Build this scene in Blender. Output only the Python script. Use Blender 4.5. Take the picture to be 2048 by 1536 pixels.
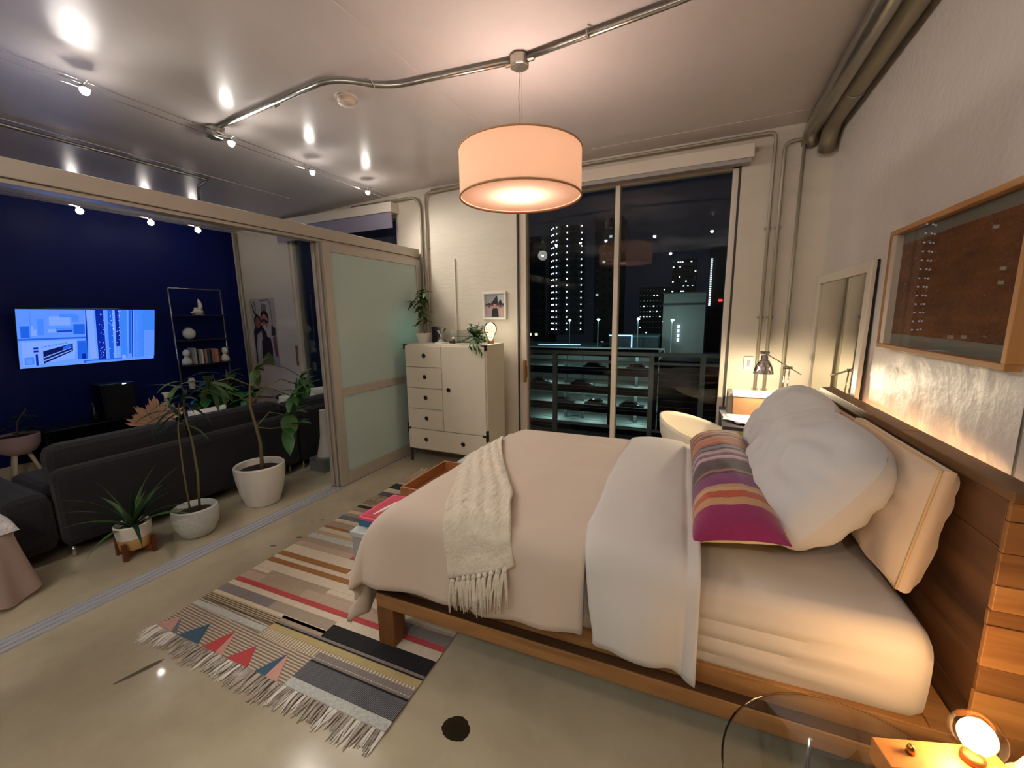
import bpy, math, random
from mathutils import Vector, Matrix, noise
R=math.radians
random.seed(7)
S=bpy.context.scene
for o in list(bpy.data.objects): bpy.data.objects.remove(o)
COL=S.collection
# ---------------------------------------------------------------- camera
cd=bpy.data.cameras.new('camera'); cam=bpy.data.objects.new('camera',cd); COL.objects.link(cam)
cd.sensor_fit='HORIZONTAL'; cd.sensor_width=36.0; cd.lens=820.0/2048*36.0
cd.clip_start=0.02; cd.clip_end=600
def _rot(y,p,r):
    return Matrix.Rotation(y,3,'Z')@Matrix.Rotation(p,3,'X')@Matrix.Rotation(r,3,'Y')
_m=_rot(R(24.84),R(-9.426),R(.807))
_rx,_fw,_up=_m.col[0],_m.col[1],_m.col[2]
cam.matrix_world=Matrix(((_rx.x,_up.x,-_fw.x,0),(_rx.y,_up.y,-_fw.y,0),(_rx.z,_up.z,-_fw.z,1.55),(0,0,0,1)))
S.camera=cam
# ---------------------------------------------------------------- world, exposure
w=bpy.data.worlds.new('night'); S.world=w; w.use_nodes=True
bg=w.node_tree.nodes['Background']; bg.inputs[0].default_value=(.010,.013,.022,1); bg.inputs[1].default_value=.25
S.view_settings.view_transform='Standard'; S.view_settings.look='None'
S.view_settings.gamma=1.0; S.view_settings.use_curve_mapping=False
S.view_settings.exposure=0.95
S.cycles.use_denoising=True
S.cycles.max_bounces=9; S.cycles.diffuse_bounces=5; S.cycles.glossy_bounces=4; S.cycles.transmission_bounces=6; S.cycles.transparent_max_bounces=12
S.cycles.sample_clamp_indirect=6.0; S.cycles.caustics_reflective=False; S.cycles.caustics_refractive=False
def light(name,kind,loc,energy,color,size=.05,parent=None,rot=None,**k):
    l=bpy.data.lights.new(name,kind); l.energy=energy; l.color=color
    if kind=='AREA':
        l.shape='RECTANGLE'; l.size=size[0]; l.size_y=size[1]
    else: l.shadow_soft_size=size
    for a,b in k.items(): setattr(l,a,b)
    o=bpy.data.objects.new(name,l); COL.objects.link(o)
    if parent is not None:
        o.parent=parent; loc=Vector(loc)-LOC[parent.name]
    o.location=loc
    if rot is not None: o.rotation_euler=rot
    return o
E_PENDANT=14; E_SPOT=4.5; E_AIM=22; E_BULB=5.5; E_DESK=13; E_STRIP=.42; E_BACKFILL=330; E_OVER=54
C_WARM=(1,.62,.31); C_PEND=(1,.88,.80); C_SPOT=(1,.945,.86)
LOC={}
# ---------------------------------------------------------------- materials
def lin(c):
    if isinstance(c,str):
        c=c.lstrip('#'); c=[int(c[i:i+2],16)/255 for i in (0,2,4)]
        return tuple(x/12.92 if x<=.04045 else ((x+.055)/1.055)**2.4 for x in c)+(1,)
    return tuple(c)+(1,) if len(c)==3 else tuple(c)
MC={}
def mat(name,color,rough=.6,metal=0,spec=.5,bump=0,bscale=30,var=0,vscale=5,coat=0,coatr=.12,stretch=None,color2=None,sheen=0,detail=4,emit=None,estr=0,rvar=0):
    if name in MC: return MC[name]
    m=bpy.data.materials.new(name); m.use_nodes=True; nt=m.node_tree; b=nt.nodes['Principled BSDF']
    b.inputs['Base Color'].default_value=lin(color); b.inputs['Roughness'].default_value=rough
    b.inputs['Metallic'].default_value=metal; b.inputs['Specular IOR Level'].default_value=spec
    if coat: b.inputs['Coat Weight'].default_value=coat; b.inputs['Coat Roughness'].default_value=coatr
    if sheen: b.inputs['Sheen Weight'].default_value=sheen
    if emit: b.inputs['Emission Color'].default_value=lin(emit); b.inputs['Emission Strength'].default_value=estr
    if bump or var or rvar:
        tc=nt.nodes.new('ShaderNodeTexCoord'); mp=nt.nodes.new('ShaderNodeMapping')
        nt.links.new(tc.outputs['Object'],mp.inputs[0])
        if stretch: mp.inputs['Scale'].default_value=stretch
    if var:
        n=nt.nodes.new('ShaderNodeTexNoise'); n.inputs['Scale'].default_value=vscale; n.inputs['Detail'].default_value=detail; n.inputs['Roughness'].default_value=.62
        nt.links.new(mp.outputs[0],n.inputs['Vector'])
        r=nt.nodes.new('ShaderNodeMapRange'); r.inputs[1].default_value=.5-.22; r.inputs[2].default_value=.5+.22
        nt.links.new(n.outputs['Fac'],r.inputs[0])
        mx=nt.nodes.new('ShaderNodeMix'); mx.data_type='RGBA'
        c=lin(color); d=lin(color2) if color2 else tuple(x*(1-var) for x in c[:3])+(1,)
        mx.inputs[6].default_value=c; mx.inputs[7].default_value=d
        nt.links.new(r.outputs[0],mx.inputs[0]); nt.links.new(mx.outputs[2],b.inputs['Base Color'])
        if rvar:
            r2=nt.nodes.new('ShaderNodeMapRange'); r2.inputs[3].default_value=rough-rvar; r2.inputs[4].default_value=rough+rvar
            nt.links.new(n.outputs['Fac'],r2.inputs[0]); nt.links.new(r2.outputs[0],b.inputs['Roughness'])
    if bump:
        n2=nt.nodes.new('ShaderNodeTexNoise'); n2.inputs['Scale'].default_value=bscale; n2.inputs['Detail'].default_value=5
        nt.links.new(mp.outputs[0],n2.inputs['Vector'])
        bp=nt.nodes.new('ShaderNodeBump'); bp.inputs['Strength'].default_value=min(1,bump); bp.inputs['Distance'].default_value=.02
        nt.links.new(n2.outputs['Fac'],bp.inputs['Height']); nt.links.new(bp.outputs[0],b.inputs['Normal'])
    MC[name]=m; return m
def emat(name,color,strength):
    if name in MC: return MC[name]
    m=bpy.data.materials.new(name); m.use_nodes=True; nt=m.node_tree; nt.nodes.clear()
    e=nt.nodes.new('ShaderNodeEmission'); o=nt.nodes.new('ShaderNodeOutputMaterial')
    e.inputs[0].default_value=lin(color); e.inputs[1].default_value=strength
    nt.links.new(e.outputs[0],o.inputs[0]); MC[name]=m; return m
def glass(name,tint=(1,1,1),refl=1.0,ior=1.5,rough=0.0):
    if name in MC: return MC[name]
    m=bpy.data.materials.new(name); m.use_nodes=True; nt=m.node_tree; nt.nodes.clear()
    o=nt.nodes.new('ShaderNodeOutputMaterial'); t=nt.nodes.new('ShaderNodeBsdfTransparent'); g=nt.nodes.new('ShaderNodeBsdfGlossy')
    f=nt.nodes.new('ShaderNodeFresnel'); mx=nt.nodes.new('ShaderNodeMixShader'); mu=nt.nodes.new('ShaderNodeMath'); mu.operation='MULTIPLY'
    f.inputs['IOR'].default_value=ior; mu.inputs[1].default_value=refl
    t.inputs[0].default_value=lin(tint); g.inputs['Roughness'].default_value=rough
    nt.links.new(f.outputs[0],mu.inputs[0]); nt.links.new(mu.outputs[0],mx.inputs[0]); nt.links.new(t.outputs[0],mx.inputs[1]); nt.links.new(g.outputs[0],mx.inputs[2]); nt.links.new(mx.outputs[0],o.inputs[0])
    MC[name]=m; return m
def thinmat(name,color,trans,rough=.5,gloss=.0,bump=0,bscale=80,tcol=None,emit=None,estr=0):
    """diffuse + translucent sheet (lampshades, frosted glass, sheer cloth)"""
    if name in MC: return MC[name]
    m=bpy.data.materials.new(name); m.use_nodes=True; nt=m.node_tree; nt.nodes.clear()
    o=nt.nodes.new('ShaderNodeOutputMaterial'); d=nt.nodes.new('ShaderNodeBsdfDiffuse'); t=nt.nodes.new('ShaderNodeBsdfTranslucent'); mx=nt.nodes.new('ShaderNodeMixShader')
    d.inputs[0].default_value=lin(color); t.inputs[0].default_value=lin(tcol or color); mx.inputs[0].default_value=trans
    nt.links.new(d.outputs[0],mx.inputs[1]); nt.links.new(t.outputs[0],mx.inputs[2]); out=mx
    if gloss:
        g=nt.nodes.new('ShaderNodeBsdfGlossy'); g.inputs['Roughness'].default_value=rough; m2=nt.nodes.new('ShaderNodeMixShader')
        f=nt.nodes.new('ShaderNodeFresnel'); f.inputs[0].default_value=1.45; mu=nt.nodes.new('ShaderNodeMath'); mu.operation='MULTIPLY'; mu.inputs[1].default_value=gloss
        nt.links.new(f.outputs[0],mu.inputs[0]); nt.links.new(mu.outputs[0],m2.inputs[0]); nt.links.new(mx.outputs[0],m2.inputs[1]); nt.links.new(g.outputs[0],m2.inputs[2]); out=m2
    if bump:
        tc=nt.nodes.new('ShaderNodeTexCoord'); n2=nt.nodes.new('ShaderNodeTexNoise'); n2.inputs['Scale'].default_value=bscale
        nt.links.new(tc.outputs['Object'],n2.inputs['Vector']); bp=nt.nodes.new('ShaderNodeBump'); bp.inputs['Strength'].default_value=bump; bp.inputs['Distance'].default_value=.01
        nt.links.new(n2.outputs['Fac'],bp.inputs['Height']); nt.links.new(bp.outputs[0],d.inputs['Normal'])
    nt.links.new(out.outputs[0],o.inputs[0]); MC[name]=m; return m
def wood(name,c1,c2,axis=0,scale=6,rough=.5,bump=.15,knots=True):
    if name in MC: return MC[name]
    m=bpy.data.materials.new(name); m.use_nodes=True; nt=m.node_tree; b=nt.nodes['Principled BSDF']; b.inputs['Roughness'].default_value=rough
    tc=nt.nodes.new('ShaderNodeTexCoord'); mp=nt.nodes.new('ShaderNodeMapping'); sc=[1.0,1.0,1.0]
    for i in range(3): sc[i]=.12 if i==axis else 1.0
    mp.inputs['Scale'].default_value=[s*scale for s in sc]
    oi=nt.nodes.new('ShaderNodeObjectInfo'); ad=nt.nodes.new('ShaderNodeVectorMath'); ad.operation='ADD'
    ml=nt.nodes.new('ShaderNodeMath'); ml.operation='MULTIPLY'; ml.inputs[1].default_value=37.0
    nt.links.new(oi.outputs['Random'],ml.inputs[0]); nt.links.new(tc.outputs['Object'],mp.inputs[0]); nt.links.new(mp.outputs[0],ad.inputs[0]); nt.links.new(ml.outputs[0],ad.inputs[1])
    n=nt.nodes.new('ShaderNodeTexNoise'); n.inputs['Scale'].default_value=4.0; n.inputs['Detail'].default_value=6; n.inputs['Distortion'].default_value=.6
    nt.links.new(ad.outputs[0],n.inputs['Vector'])
    n3=nt.nodes.new('ShaderNodeTexNoise'); n3.inputs['Scale'].default_value=.9; n3.inputs['Detail'].default_value=2
    nt.links.new(ad.outputs[0],n3.inputs['Vector'])
    sm=nt.nodes.new('ShaderNodeMath'); sm.operation='ADD'; nt.links.new(n.outputs['Fac'],sm.inputs[0]); nt.links.new(n3.outputs['Fac'],sm.inputs[1])
    r=nt.nodes.new('ShaderNodeMapRange'); r.inputs[1].default_value=.7; r.inputs[2].default_value=1.3; nt.links.new(sm.outputs[0],r.inputs[0])
    mx=nt.nodes.new('ShaderNodeMix'); mx.data_type='RGBA'; mx.inputs[6].default_value=lin(c1); mx.inputs[7].default_value=lin(c2)
    nt.links.new(r.outputs[0],mx.inputs[0]); nt.links.new(mx.outputs[2],b.inputs['Base Color'])
    bp=nt.nodes.new('ShaderNodeBump'); bp.inputs['Strength'].default_value=bump; bp.inputs['Distance'].default_value=.01
    nt.links.new(n.outputs['Fac'],bp.inputs['Height']); nt.links.new(bp.outputs[0],b.inputs['Normal'])
    MC[name]=m; return m
# ---------------------------------------------------------------- mesh helpers
V=Vector
class MB:
    def __init__(s): s.v=[]; s.f=[]; s.m=[]
    def add(s,vs,fs,mi=0):
        k=len(s.v); s.v+= [V(p) for p in vs]; s.f+=[tuple(i+k for i in f) for f in fs]; s.m+=[mi]*len(fs); return s
    def box(s,x0,x1,y0,y1,z0,z1,mi=0,fn=None):
        vs=[V((x,y,z)) for z in (z0,z1) for y in (y0,y1) for x in (x0,x1)]
        if fn: vs=[fn(*p) for p in vs]
        return s.add(vs,[(0,2,3,1),(4,5,7,6),(0,1,5,4),(2,6,7,3),(0,4,6,2),(1,3,7,5)],mi)
    def obox(s,c,ax,ay,az,mi=0):
        c,ax,ay,az=V(c),V(ax),V(ay),V(az)
        return s.add([c+ax*i+ay*j+az*k for k in (-1,1) for j in (-1,1) for i in (-1,1)],[(0,2,3,1),(4,5,7,6),(0,1,5,4),(2,6,7,3),(0,4,6,2),(1,3,7,5)],mi)
    def tube(s,path,r,n=10,mi=0,cap=True):
        P=[V(p) for p in path]; N=len(P); rs=r if isinstance(r,(list,tuple)) else [r]*N
        k=len(s.v); t0=(P[1]-P[0]).normalized(); up=V((0,0,1)) if abs(t0.z)<.9 else V((1,0,0)); u=t0.cross(up).normalized()
        for i,p in enumerate(P):
            t=((P[min(i+1,N-1)]-P[i]).normalized()+(P[i]-P[max(i-1,0)]).normalized())
            t=t.normalized() if t.length>1e-6 else t0
            u=(u-t*u.dot(t)); u=u.normalized() if u.length>1e-6 else t.orthogonal().normalized(); v=t.cross(u)
            for j in range(n):
                a=2*math.pi*j/n; s.v.append(p+(u*math.cos(a)+v*math.sin(a))*rs[i])
        for i in range(N-1):
            for j in range(n):
                s.f.append((k+i*n+j,k+i*n+(j+1)%n,k+(i+1)*n+(j+1)%n,k+(i+1)*n+j)); s.m.append(mi)
        if cap:
            s.f.append(tuple(k+j for j in range(n))[::-1]); s.m.append(mi)
            s.f.append(tuple(k+(N-1)*n+j for j in range(n))); s.m.append(mi)
        return s
    def lathe(s,prof,c,n=32,mi=0,axis=None,sx=1,sy=1,fn=None,cap=True):
        """prof: list of (r,z) ; axis: optional (u,v,w) frame"""
        c=V(c); k=len(s.v); u,v,w_=axis if axis else (V((1,0,0)),V((0,1,0)),V((0,0,1)))
        for i,(r,z) in enumerate(prof):
            for j in range(n):
                a=2*math.pi*j/n; q=fn(r,z,a) if fn else (r*math.cos(a)*sx,r*math.sin(a)*sy,z)
                s.v.append(c+u*q[0]+v*q[1]+w_*q[2])
        for i in range(len(prof)-1):
            for j in range(n):
                s.f.append((k+i*n+j,k+i*n+(j+1)%n,k+(i+1)*n+(j+1)%n,k+(i+1)*n+j)); s.m.append(mi)
        if cap and prof[0][0]>1e-5: s.f.append(tuple(k+j for j in range(n))[::-1]); s.m.append(mi)
        if cap and prof[-1][0]>1e-5: s.f.append(tuple(k+(len(prof)-1)*n+j for j in range(n))); s.m.append(mi)
        return s
    def ball(s,c,r,n=16,mi=0,sx=1,sy=1,sz=1):
        h=max(4,n//2); return s.lathe([(r*math.sin(math.pi*i/h),-r*sz*math.cos(math.pi*i/h)) for i in range(h+1)],c,n,mi,sx=sx,sy=sy)
    def grid(s,fn,nu,nv,mi=0,wrap=False):
        k=len(s.v)
        for i in range(nu+1):
            for j in range(nv+1): s.v.append(V(fn(i/nu,j/nv)))
        for i in range(nu):
            for j in range(nv):
                a=k+i*(nv+1)+j; s.f.append((a,a+nv+1,a+nv+2,a+1)); s.m.append(mi(i/nu,j/nv) if callable(mi) else mi)
        return s
    def poly(s,pts,mi=0): return s.add(pts,[tuple(range(len(pts)))],mi)
    def build(s,name,mats,parent=None,smooth=False,bevel=0,solid=0,sub=0,kind=None,label=None,auto=None):
        me=bpy.data.meshes.new(name); L=LOC[parent.name] if parent is not None else V((0,0,0))
        if parent is None:
            xs=[p.x for p in s.v]; ys=[p.y for p in s.v]; zs=[p.z for p in s.v]
            L=V(((min(xs)+max(xs))/2,(min(ys)+max(ys))/2,min(zs)))
        me.from_pydata([p-L for p in s.v],[],s.f)
        mats=mats if isinstance(mats,(list,tuple)) else [mats]
        for q in mats: me.materials.append(q)
        if len(mats)>1:
            for p,i in zip(me.polygons,s.m): p.material_index=i
        if smooth: 
            for p in me.polygons: p.use_smooth=True
        me.validate(); me.update()
        o=bpy.data.objects.new(name,me); COL.objects.link(o)
        if parent is None: o.location=L; LOC[o.name]=L
        else: o.parent=parent; LOC[o.name]=L
        if solid:
            md=o.modifiers.new('s','SOLIDIFY'); md.thickness=solid; md.offset=0
        if bevel:
            md=o.modifiers.new('b','BEVEL'); md.width=bevel; md.segments=2; md.limit_method='ANGLE'; md.angle_limit=R(40)
        if sub:
            md=o.modifiers.new('u','SUBSURF'); md.levels=sub; md.render_levels=sub
        if auto:
            try: me.set_sharp_from_angle(angle=R(auto))
            except Exception: pass
        if kind: o['kind']=kind
        if label: o['label']=label
        return o
def tag(o,label,cat,group=None):
    o['label']=label; o['category']=cat
    if group: o['group']=group
    return o
def thing(name,loc,label,cat,group=None):
    o=bpy.data.objects.new(name,None); COL.objects.link(o); o.location=loc; o.empty_display_size=.05
    LOC[o.name]=V(loc); return tag(o,label,cat,group)
def struct(o): o['kind']='structure'; return o
def bx(*a): return MB().box(*a)
def arc(c,u,v,r,a0,a1,n=6):
    c,u,v=V(c),V(u),V(v); return [c+(u*math.cos(a)+v*math.sin(a))*r for a in [a0+(a1-a0)*i/n for i in range(n+1)]]
def rounded(path,r,n=5):
    P=[V(p) for p in path]; out=[P[0]]
    for i in range(1,len(P)-1):
        a=(P[i-1]-P[i]); b=(P[i+1]-P[i]); q=min(r,a.length*.49,b.length*.49); p0=P[i]+a.normalized()*q; p1=P[i]+b.normalized()*q
        for k in range(n+1):
            t=k/n; out.append(p0*(1-t)**2+P[i]*2*t*(1-t)+p1*t*t)
    out.append(P[-1]); return out
# bed frame of reference (bed and rug are turned 1.9 degrees from the room)
TH=R(1.9); BA=V((math.cos(TH),math.sin(TH),0)); BB=V((-math.sin(TH),math.cos(TH),0)); BN=V((-1.233,1.311,0))
def W(a,b,z): return BN+BA*a+BB*b+V((0,0,z))
def sq(x,k): return math.copysign(abs(x)**k,x)
# ================================================================ STRUCTURE
M_floor=mat('polished_concrete','#c8bca2',rough=.17,spec=.45,var=.35,vscale=1.6,color2='#a99d83',coat=.5,coatr=.045,detail=8,rvar=.06,bump=.05,bscale=9)
M_ceil=mat('painted_concrete_ceiling','#d6cdca',rough=.25,spec=.28,var=.08,vscale=2.2,bump=.08,bscale=3.5,detail=6)
M_wallwin=mat('painted_concrete','#d8ccba',rough=.62,var=.08,vscale=3,bump=.12,bscale=24,stretch=(.5,1,1.8))
M_wallr=mat('painted_plaster','#d3c8bf',rough=.42,spec=.5,bump=.16,bscale=30,var=.06,vscale=3)
M_blue=mat('blue_paint','#031356',rough=.5,spec=.2,var=.1,vscale=1.5)
M_darkblue=mat('dark_blue_paint','#1c2536',rough=.5)
M_white=mat('white_paint','#d9d0c4',rough=.45)
M_alu=mat('brushed_aluminium','#a9a6a2',rough=.35,metal=.85)
M_frame=mat('cream_window_frame','#d6c8b6',rough=.4,spec=.5)
M_part=mat('anodised_partition_frame','#b7ada0',rough=.38,metal=.35)
M_galv=mat('galvanised_steel','#a7a399',rough=.28,metal=.95,bump=.05,bscale=40)
M_galvd=mat('painted_conduit','#a39a86',rough=.45,metal=.35)
M_black=mat('black_plastic','#0b0b0d',rough=.4)
M_chrome=mat('chrome','#d6d2cc',rough=.12,metal=1)
G_pane=glass('window_glass',tint=(.94,.97,.97),refl=.75)
G_clear=glass('clear_glass',tint=(.985,.99,.985),refl=.9)
fl=struct(bx(-6.45,1.2,-2.3,4.18,-.1,0).build('floor',M_floor))
M_stain=mat('floor_stain','#2a2417',rough=.25,coat=.3,var=.3,vscale=30)
def blot(c,rx,ry,rot=0,n=22,seed=1,z=.0012,k_=.14):
    rr=random.Random(seed); pts=[]
    for i in range(n):
        a=2*math.pi*i/n; k=1+rr.uniform(-k_,k_)*.6+k_*math.sin(3*a+seed)*.5; x=rx*k*math.cos(a); y=ry*k*math.sin(a)
        pts.append((c[0]+x*math.cos(rot)-y*math.sin(rot),c[1]+x*math.sin(rot)+y*math.cos(rot),z))
    return MB().poly(pts)
blot((-.768,1.108),.056,.047,n=40,seed=3,k_=.07).build('dark_stain',M_stain,fl)
M_scuff=mat('floor_scuff','#5d523a',rough=.3)
blot((-2.205,.752),.085,.013,rot=R(74),seed=5).build('scuff_mark',M_scuff,fl)
for i,(x,y,r) in enumerate(((-2.55,1.83,.016),(-2.62,1.68,.014),(-2.61,2.08,.012),(-2.66,2.03,.01),(-2.7,2.95,.012),(-1.9,1.0,.006))):
    blot((x,y),r*1.5,r*.7,rot=.4,seed=i+9).build('floor_pit',M_scuff,fl)
# window wall
ww=MB()
for x0,x1 in ((-6.45,-5.15),(-3.28,-1.76),(.215,1.2)): ww.box(x0,x1,3.98,4.18,0,3.0)
ww.box(-5.15,-3.28,3.98,4.18,2.74,3.0); ww.box(-1.76,.215,3.98,4.18,2.75,3.0)
struct(ww.build('wall_far',M_wallwin))
wl=struct(bx(-6.45,-6.32,-2.3,3.98,0,2.95).build('wall_left',M_blue))
# right wall: smooth above, lumpy old plaster below
def rw(u,v):
    y=1.59+(3.98-1.59)*u; z=3.0*v; k=max(0,min(1,(1.42-z)/.12)); p=V((y*9,z*9,3))
    d=.006*k*noise.noise(p)+.004*k*noise.noise(p*2.7)
    if z<1.40: d+=.004*math.exp(-((y-1.78-.02*math.sin(z*9))/.018)**2)*k
    d*=min(1,(y-1.59)/.06)
    return (.82-d-(.004 if z<1.36 and y<1.74 else 0),y,z)
m=MB().grid(rw,110,110); m.box(.825,1.12,1.592,3.98,0,3.0)
struct(m.build('wall_right',M_wallr,smooth=True,auto=35))
struct(bx(1.12,1.2,-2.3,1.6,0,2.95).build('wall_near_right',M_darkblue))
struct(bx(-6.45,1.2,-2.4,-2.3,0,2.95).build('wall_rear',mat('rear_wall_unlit_tone','#332e2b',rough=.7)))  # dark colour stands in for the unlit rear of the room
# ceiling (falls slightly towards the blue wall)
m=MB(); vs=[(1.2,-2.4,2.95),(1.2,4.18,2.95),(-3.0,4.18,2.95),(-3.0,-2.4,2.95),(-6.45,4.18,2.79),(-6.45,-2.4,2.79)]
m.add(vs+[(x,y,z+.2) for x,y,z in vs],[(0,3,2,1),(3,5,4,2),(6,7,8,9),(9,8,10,11),(0,1,7,6),(1,2,8,7),(2,4,10,8),(4,5,11,10),(5,3,9,11),(3,0,6,9)])
ce=struct(m.build('ceiling',M_ceil))
m=MB().box(-1.585,-1.579,.4,3.4,2.948,2.952); m.build('joint_ridge',M_ceil,ce)
m=MB().box(-.95,.6,3.74,3.746,2.948,2.952); m.build('joint_ridge',M_ceil,ce)
def czl(x): return 2.95 if x>-3 else 2.95-.16*(-3-x)/3.45
m=MB().add([(-4.30,-.4,czl(-4.30)-.003),(-4.315,-.4,czl(-4.315)-.003),(-4.315,3.4,czl(-4.315)-.003),(-4.30,3.4,czl(-4.30)-.003),(-4.30,-.4,czl(-4.3)+.02),(-4.315,-.4,czl(-4.3)+.02),(-4.315,3.4,czl(-4.3)+.02),(-4.30,3.4,czl(-4.3)+.02)],[(0,1,2,3),(4,5,6,7),(0,1,5,4),(1,2,6,5),(2,3,7,6),(3,0,4,7)])
m.build('joint_ridge',M_ceil,ce)
struct(bx(-6.32,-6.305,-2.3,3.98,0,.11).build('baseboard_left',mat('pale_baseboard','#b9a994',rough=.5)))
struct(bx(-3.0,-1.7,3.955,3.98,0,.09).build('baseboard_far',M_white))
# windows
def window(n,x0,x1,zt,mulls,fr=.05):
    r=bpy.data.objects.new('window_%d'%n,None); COL.objects.link(r); r.location=((x0+x1)/2,4.06,0); LOC[r.name]=V(r.location); struct(r)
    f=lambda *a:bx(*a).build('window_frame',M_frame,r,bevel=.004)
    f(x0,x0+fr,4.0,4.1,0,zt); f(x1-fr*.7,x1,4.0,4.1,0,zt); f(x0,x1,4.0,4.1,zt-.05,zt); f(x0,x1,4.0,4.1,0,.06)
    xs=[x0+fr]+[a for q in mulls for a in (q-.022,q+.022)]+[x1-fr*.7]
    for q in mulls: bx(q-.022,q+.022,4.0,4.1,.06,zt-.05).build('mullion',M_frame,r,bevel=.004)
    for a,b in zip(xs[::2],xs[1::2]): bx(a,b,4.048,4.054,.06,zt-.05).build('pane',G_pane,r)
    return r
w2=window(2,-1.76,.215,2.75,[-.765],fr=.085)
MB().box(-1.70,-1.675,3.955,3.998,.85,1.085).box(-1.70,-1.675,3.985,4.02,.9,1.03).build('door_pull',wood('handle_wood','#a8702e','#7c4a1c',axis=2),w2,bevel=.006)
bx(-1.768,-1.753,3.978,4.0,0,2.75).build('jamb_seal',mat('dark_seal','#3a322b',rough=.6),w2)
bx(.198,.214,3.985,4.0,.1,2.72).build('jamb_seal',mat('dark_seal','#3a322b'),w2)
window(1,-5.15,-3.28,2.74,[-4.2])
# blinds
M_blindbox=mat('blind_fascia_paint','#ddd0c0',rough=.5); M_blind=mat('grey_blind_fabric','#8f8799',rough=.8)
t=thing('roller_blind',(-.75,3.98,2.70),'rolled-up grey blind in a pale box above the bedroom window by the desk','blind')
bx(-1.80,.29,3.87,3.978,2.735,2.835).build('fascia_box',M_blindbox,t,bevel=.004); bx(-1.78,.27,3.88,3.955,2.703,2.734).build('blind_hem',mat('grey_hem','#a19a97',rough=.6),t)
t=thing('roller_blind',(-4.2,3.98,2.5),'partly lowered grey blind above the window behind the dark sofa','blind')
bx(-5.2,-3.24,3.84,3.978,2.725,2.83).build('fascia_box',M_blindbox,t,bevel=.004); bx(-5.19,-3.255,3.86,3.875,2.555,2.724).build('blind_fabric',M_blind,t)
# partition header, floor track
struct(MB().box(-3.07,-2.96,-2.3,3.94,2.215,2.305).box(-3.065,-2.975,-2.3,3.94,2.19,2.214).build('trim_1',M_part,bevel=.004))
m=MB().box(-3.065,-2.935,-2.3,3.93,.0,.004)
for x in (-3.062,-3.02,-2.978,-2.938): m.box(x-.003,x+.003,-2.3,3.93,.004,.009)
struct(m.build('trim_2',mat('track_aluminium','#bdbcc2',rough=.42,metal=.25)))
M_frost=thinmat('frosted_glass','#dcefe8',.38,rough=.16,gloss=.8,tcol='#b4e6dc')
M_frost2=thinmat('frosted_glass_rear','#e6f0ea',.85,tcol='#dcf8f2')
def fpane(x,y0,y1,z0,z1,t,mt_):
    m=bx(x-.004,x+.004,y0,y1,z0,z1); m.m=[1,1,1,1,1,0]; m.build('frosted_pane',[mt_,G_clear],t)
def panel(x,y0,y1,label,M_frost=None):
    M_frost=M_frost or M_frost2
    t=thing('sliding_glass_panel',(x,(y0+y1)/2,.012),label,'door','sliding panels stacked at the window end')
    s=.075
    for a,b in ((y0,y0+s),(y1-s,y1)): bx(x-.017,x+.017,a,b,.012,2.188).build('stile',M_part,t,bevel=.003)
    for z0,z1 in ((.012,.13),(.845,.915),(2.115,2.188)): bx(x-.016,x+.016,y0+s,y1-s,z0,z1).build('rail',M_part,t,bevel=.003)
    fpane(x,y0+s,y1-s,.13,.845,t,M_frost); fpane(x,y0+s,y1-s,.915,2.115,t,M_frost)
panel(-2.958,2.60,3.93,'frosted glass sliding panel nearest the bed, beside the white dresser',thinmat('frosted_glass','',0))
panel(-3.0,2.585,3.915,'middle frosted sliding panel, only its grey edge shows behind the front one')
panel(-3.042,2.575,3.905,'rearmost frosted sliding panel, its grey edge closest to the sofa')
# ---------------------------------------------------------------- conduits and ceiling hardware
def junction(c,par,r=.055,h=.06):
    m=MB().lathe([(0,0),(r*.9,0),(r,.006),(r,h-.012),(r*.92,h),(0,h)],(c[0],c[1],c[2]-h),8); o=m.build('junction_box',M_galv,par,bevel=.004)
    for dx in (-1,1): MB().tube([(c[0]+dx*r*.8,c[1],c[2]-.026),(c[0]+dx*(r+.03),c[1],c[2]-.026)],.017,10).build('coupling',M_galv,o)
    return o
t=thing('ceiling_conduit',(-1.5,2.2,2.95),'bright steel conduit with two junction boxes zigzagging across the bedroom ceiling','conduit')
z=2.926
MB().tube(rounded([(.8,2.05,z),(-.2,2.22,z),(-.99,2.295,z)],.05),.014,12).build('tube',M_galv,t,smooth=True)
MB().tube(rounded([(-.99,2.295,z),(-1.82,2.19,z),(-2.03,1.97,z),(-3.31,2.055,z)],.16,8),.014,12).build('tube',M_galv,t,smooth=True)
junction((-.99,2.295,2.95),t); junction((-3.31,2.055,2.935),t,.062,.075)
for p in ((-1.86,2.12),(-.6,2.25),(-2.6,2.02)): MB().tube([(p[0],p[1]-.03,2.937),(p[0],p[1],2.909),(p[0],p[1]+.03,2.937)],.006,6).build('strap',M_galv,t)
t=thing('ceiling_conduit',(-4.45,1.0,2.88),'thin steel conduit hanging under the ceiling over the dark sofa','conduit')
MB().tube(rounded([(-4.30,-2.2,2.85),(-4.30,2.55,2.85),(-4.58,2.62,2.85),(-4.62,2.63,2.70)],.03),.013,10).build('tube',M_galv,t,smooth=True)
for y in (.6,2.5): MB().tube([(-4.30,y,2.85),(-4.30,y,2.90)],.004,6).build('hanger',M_galv,t)
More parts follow.
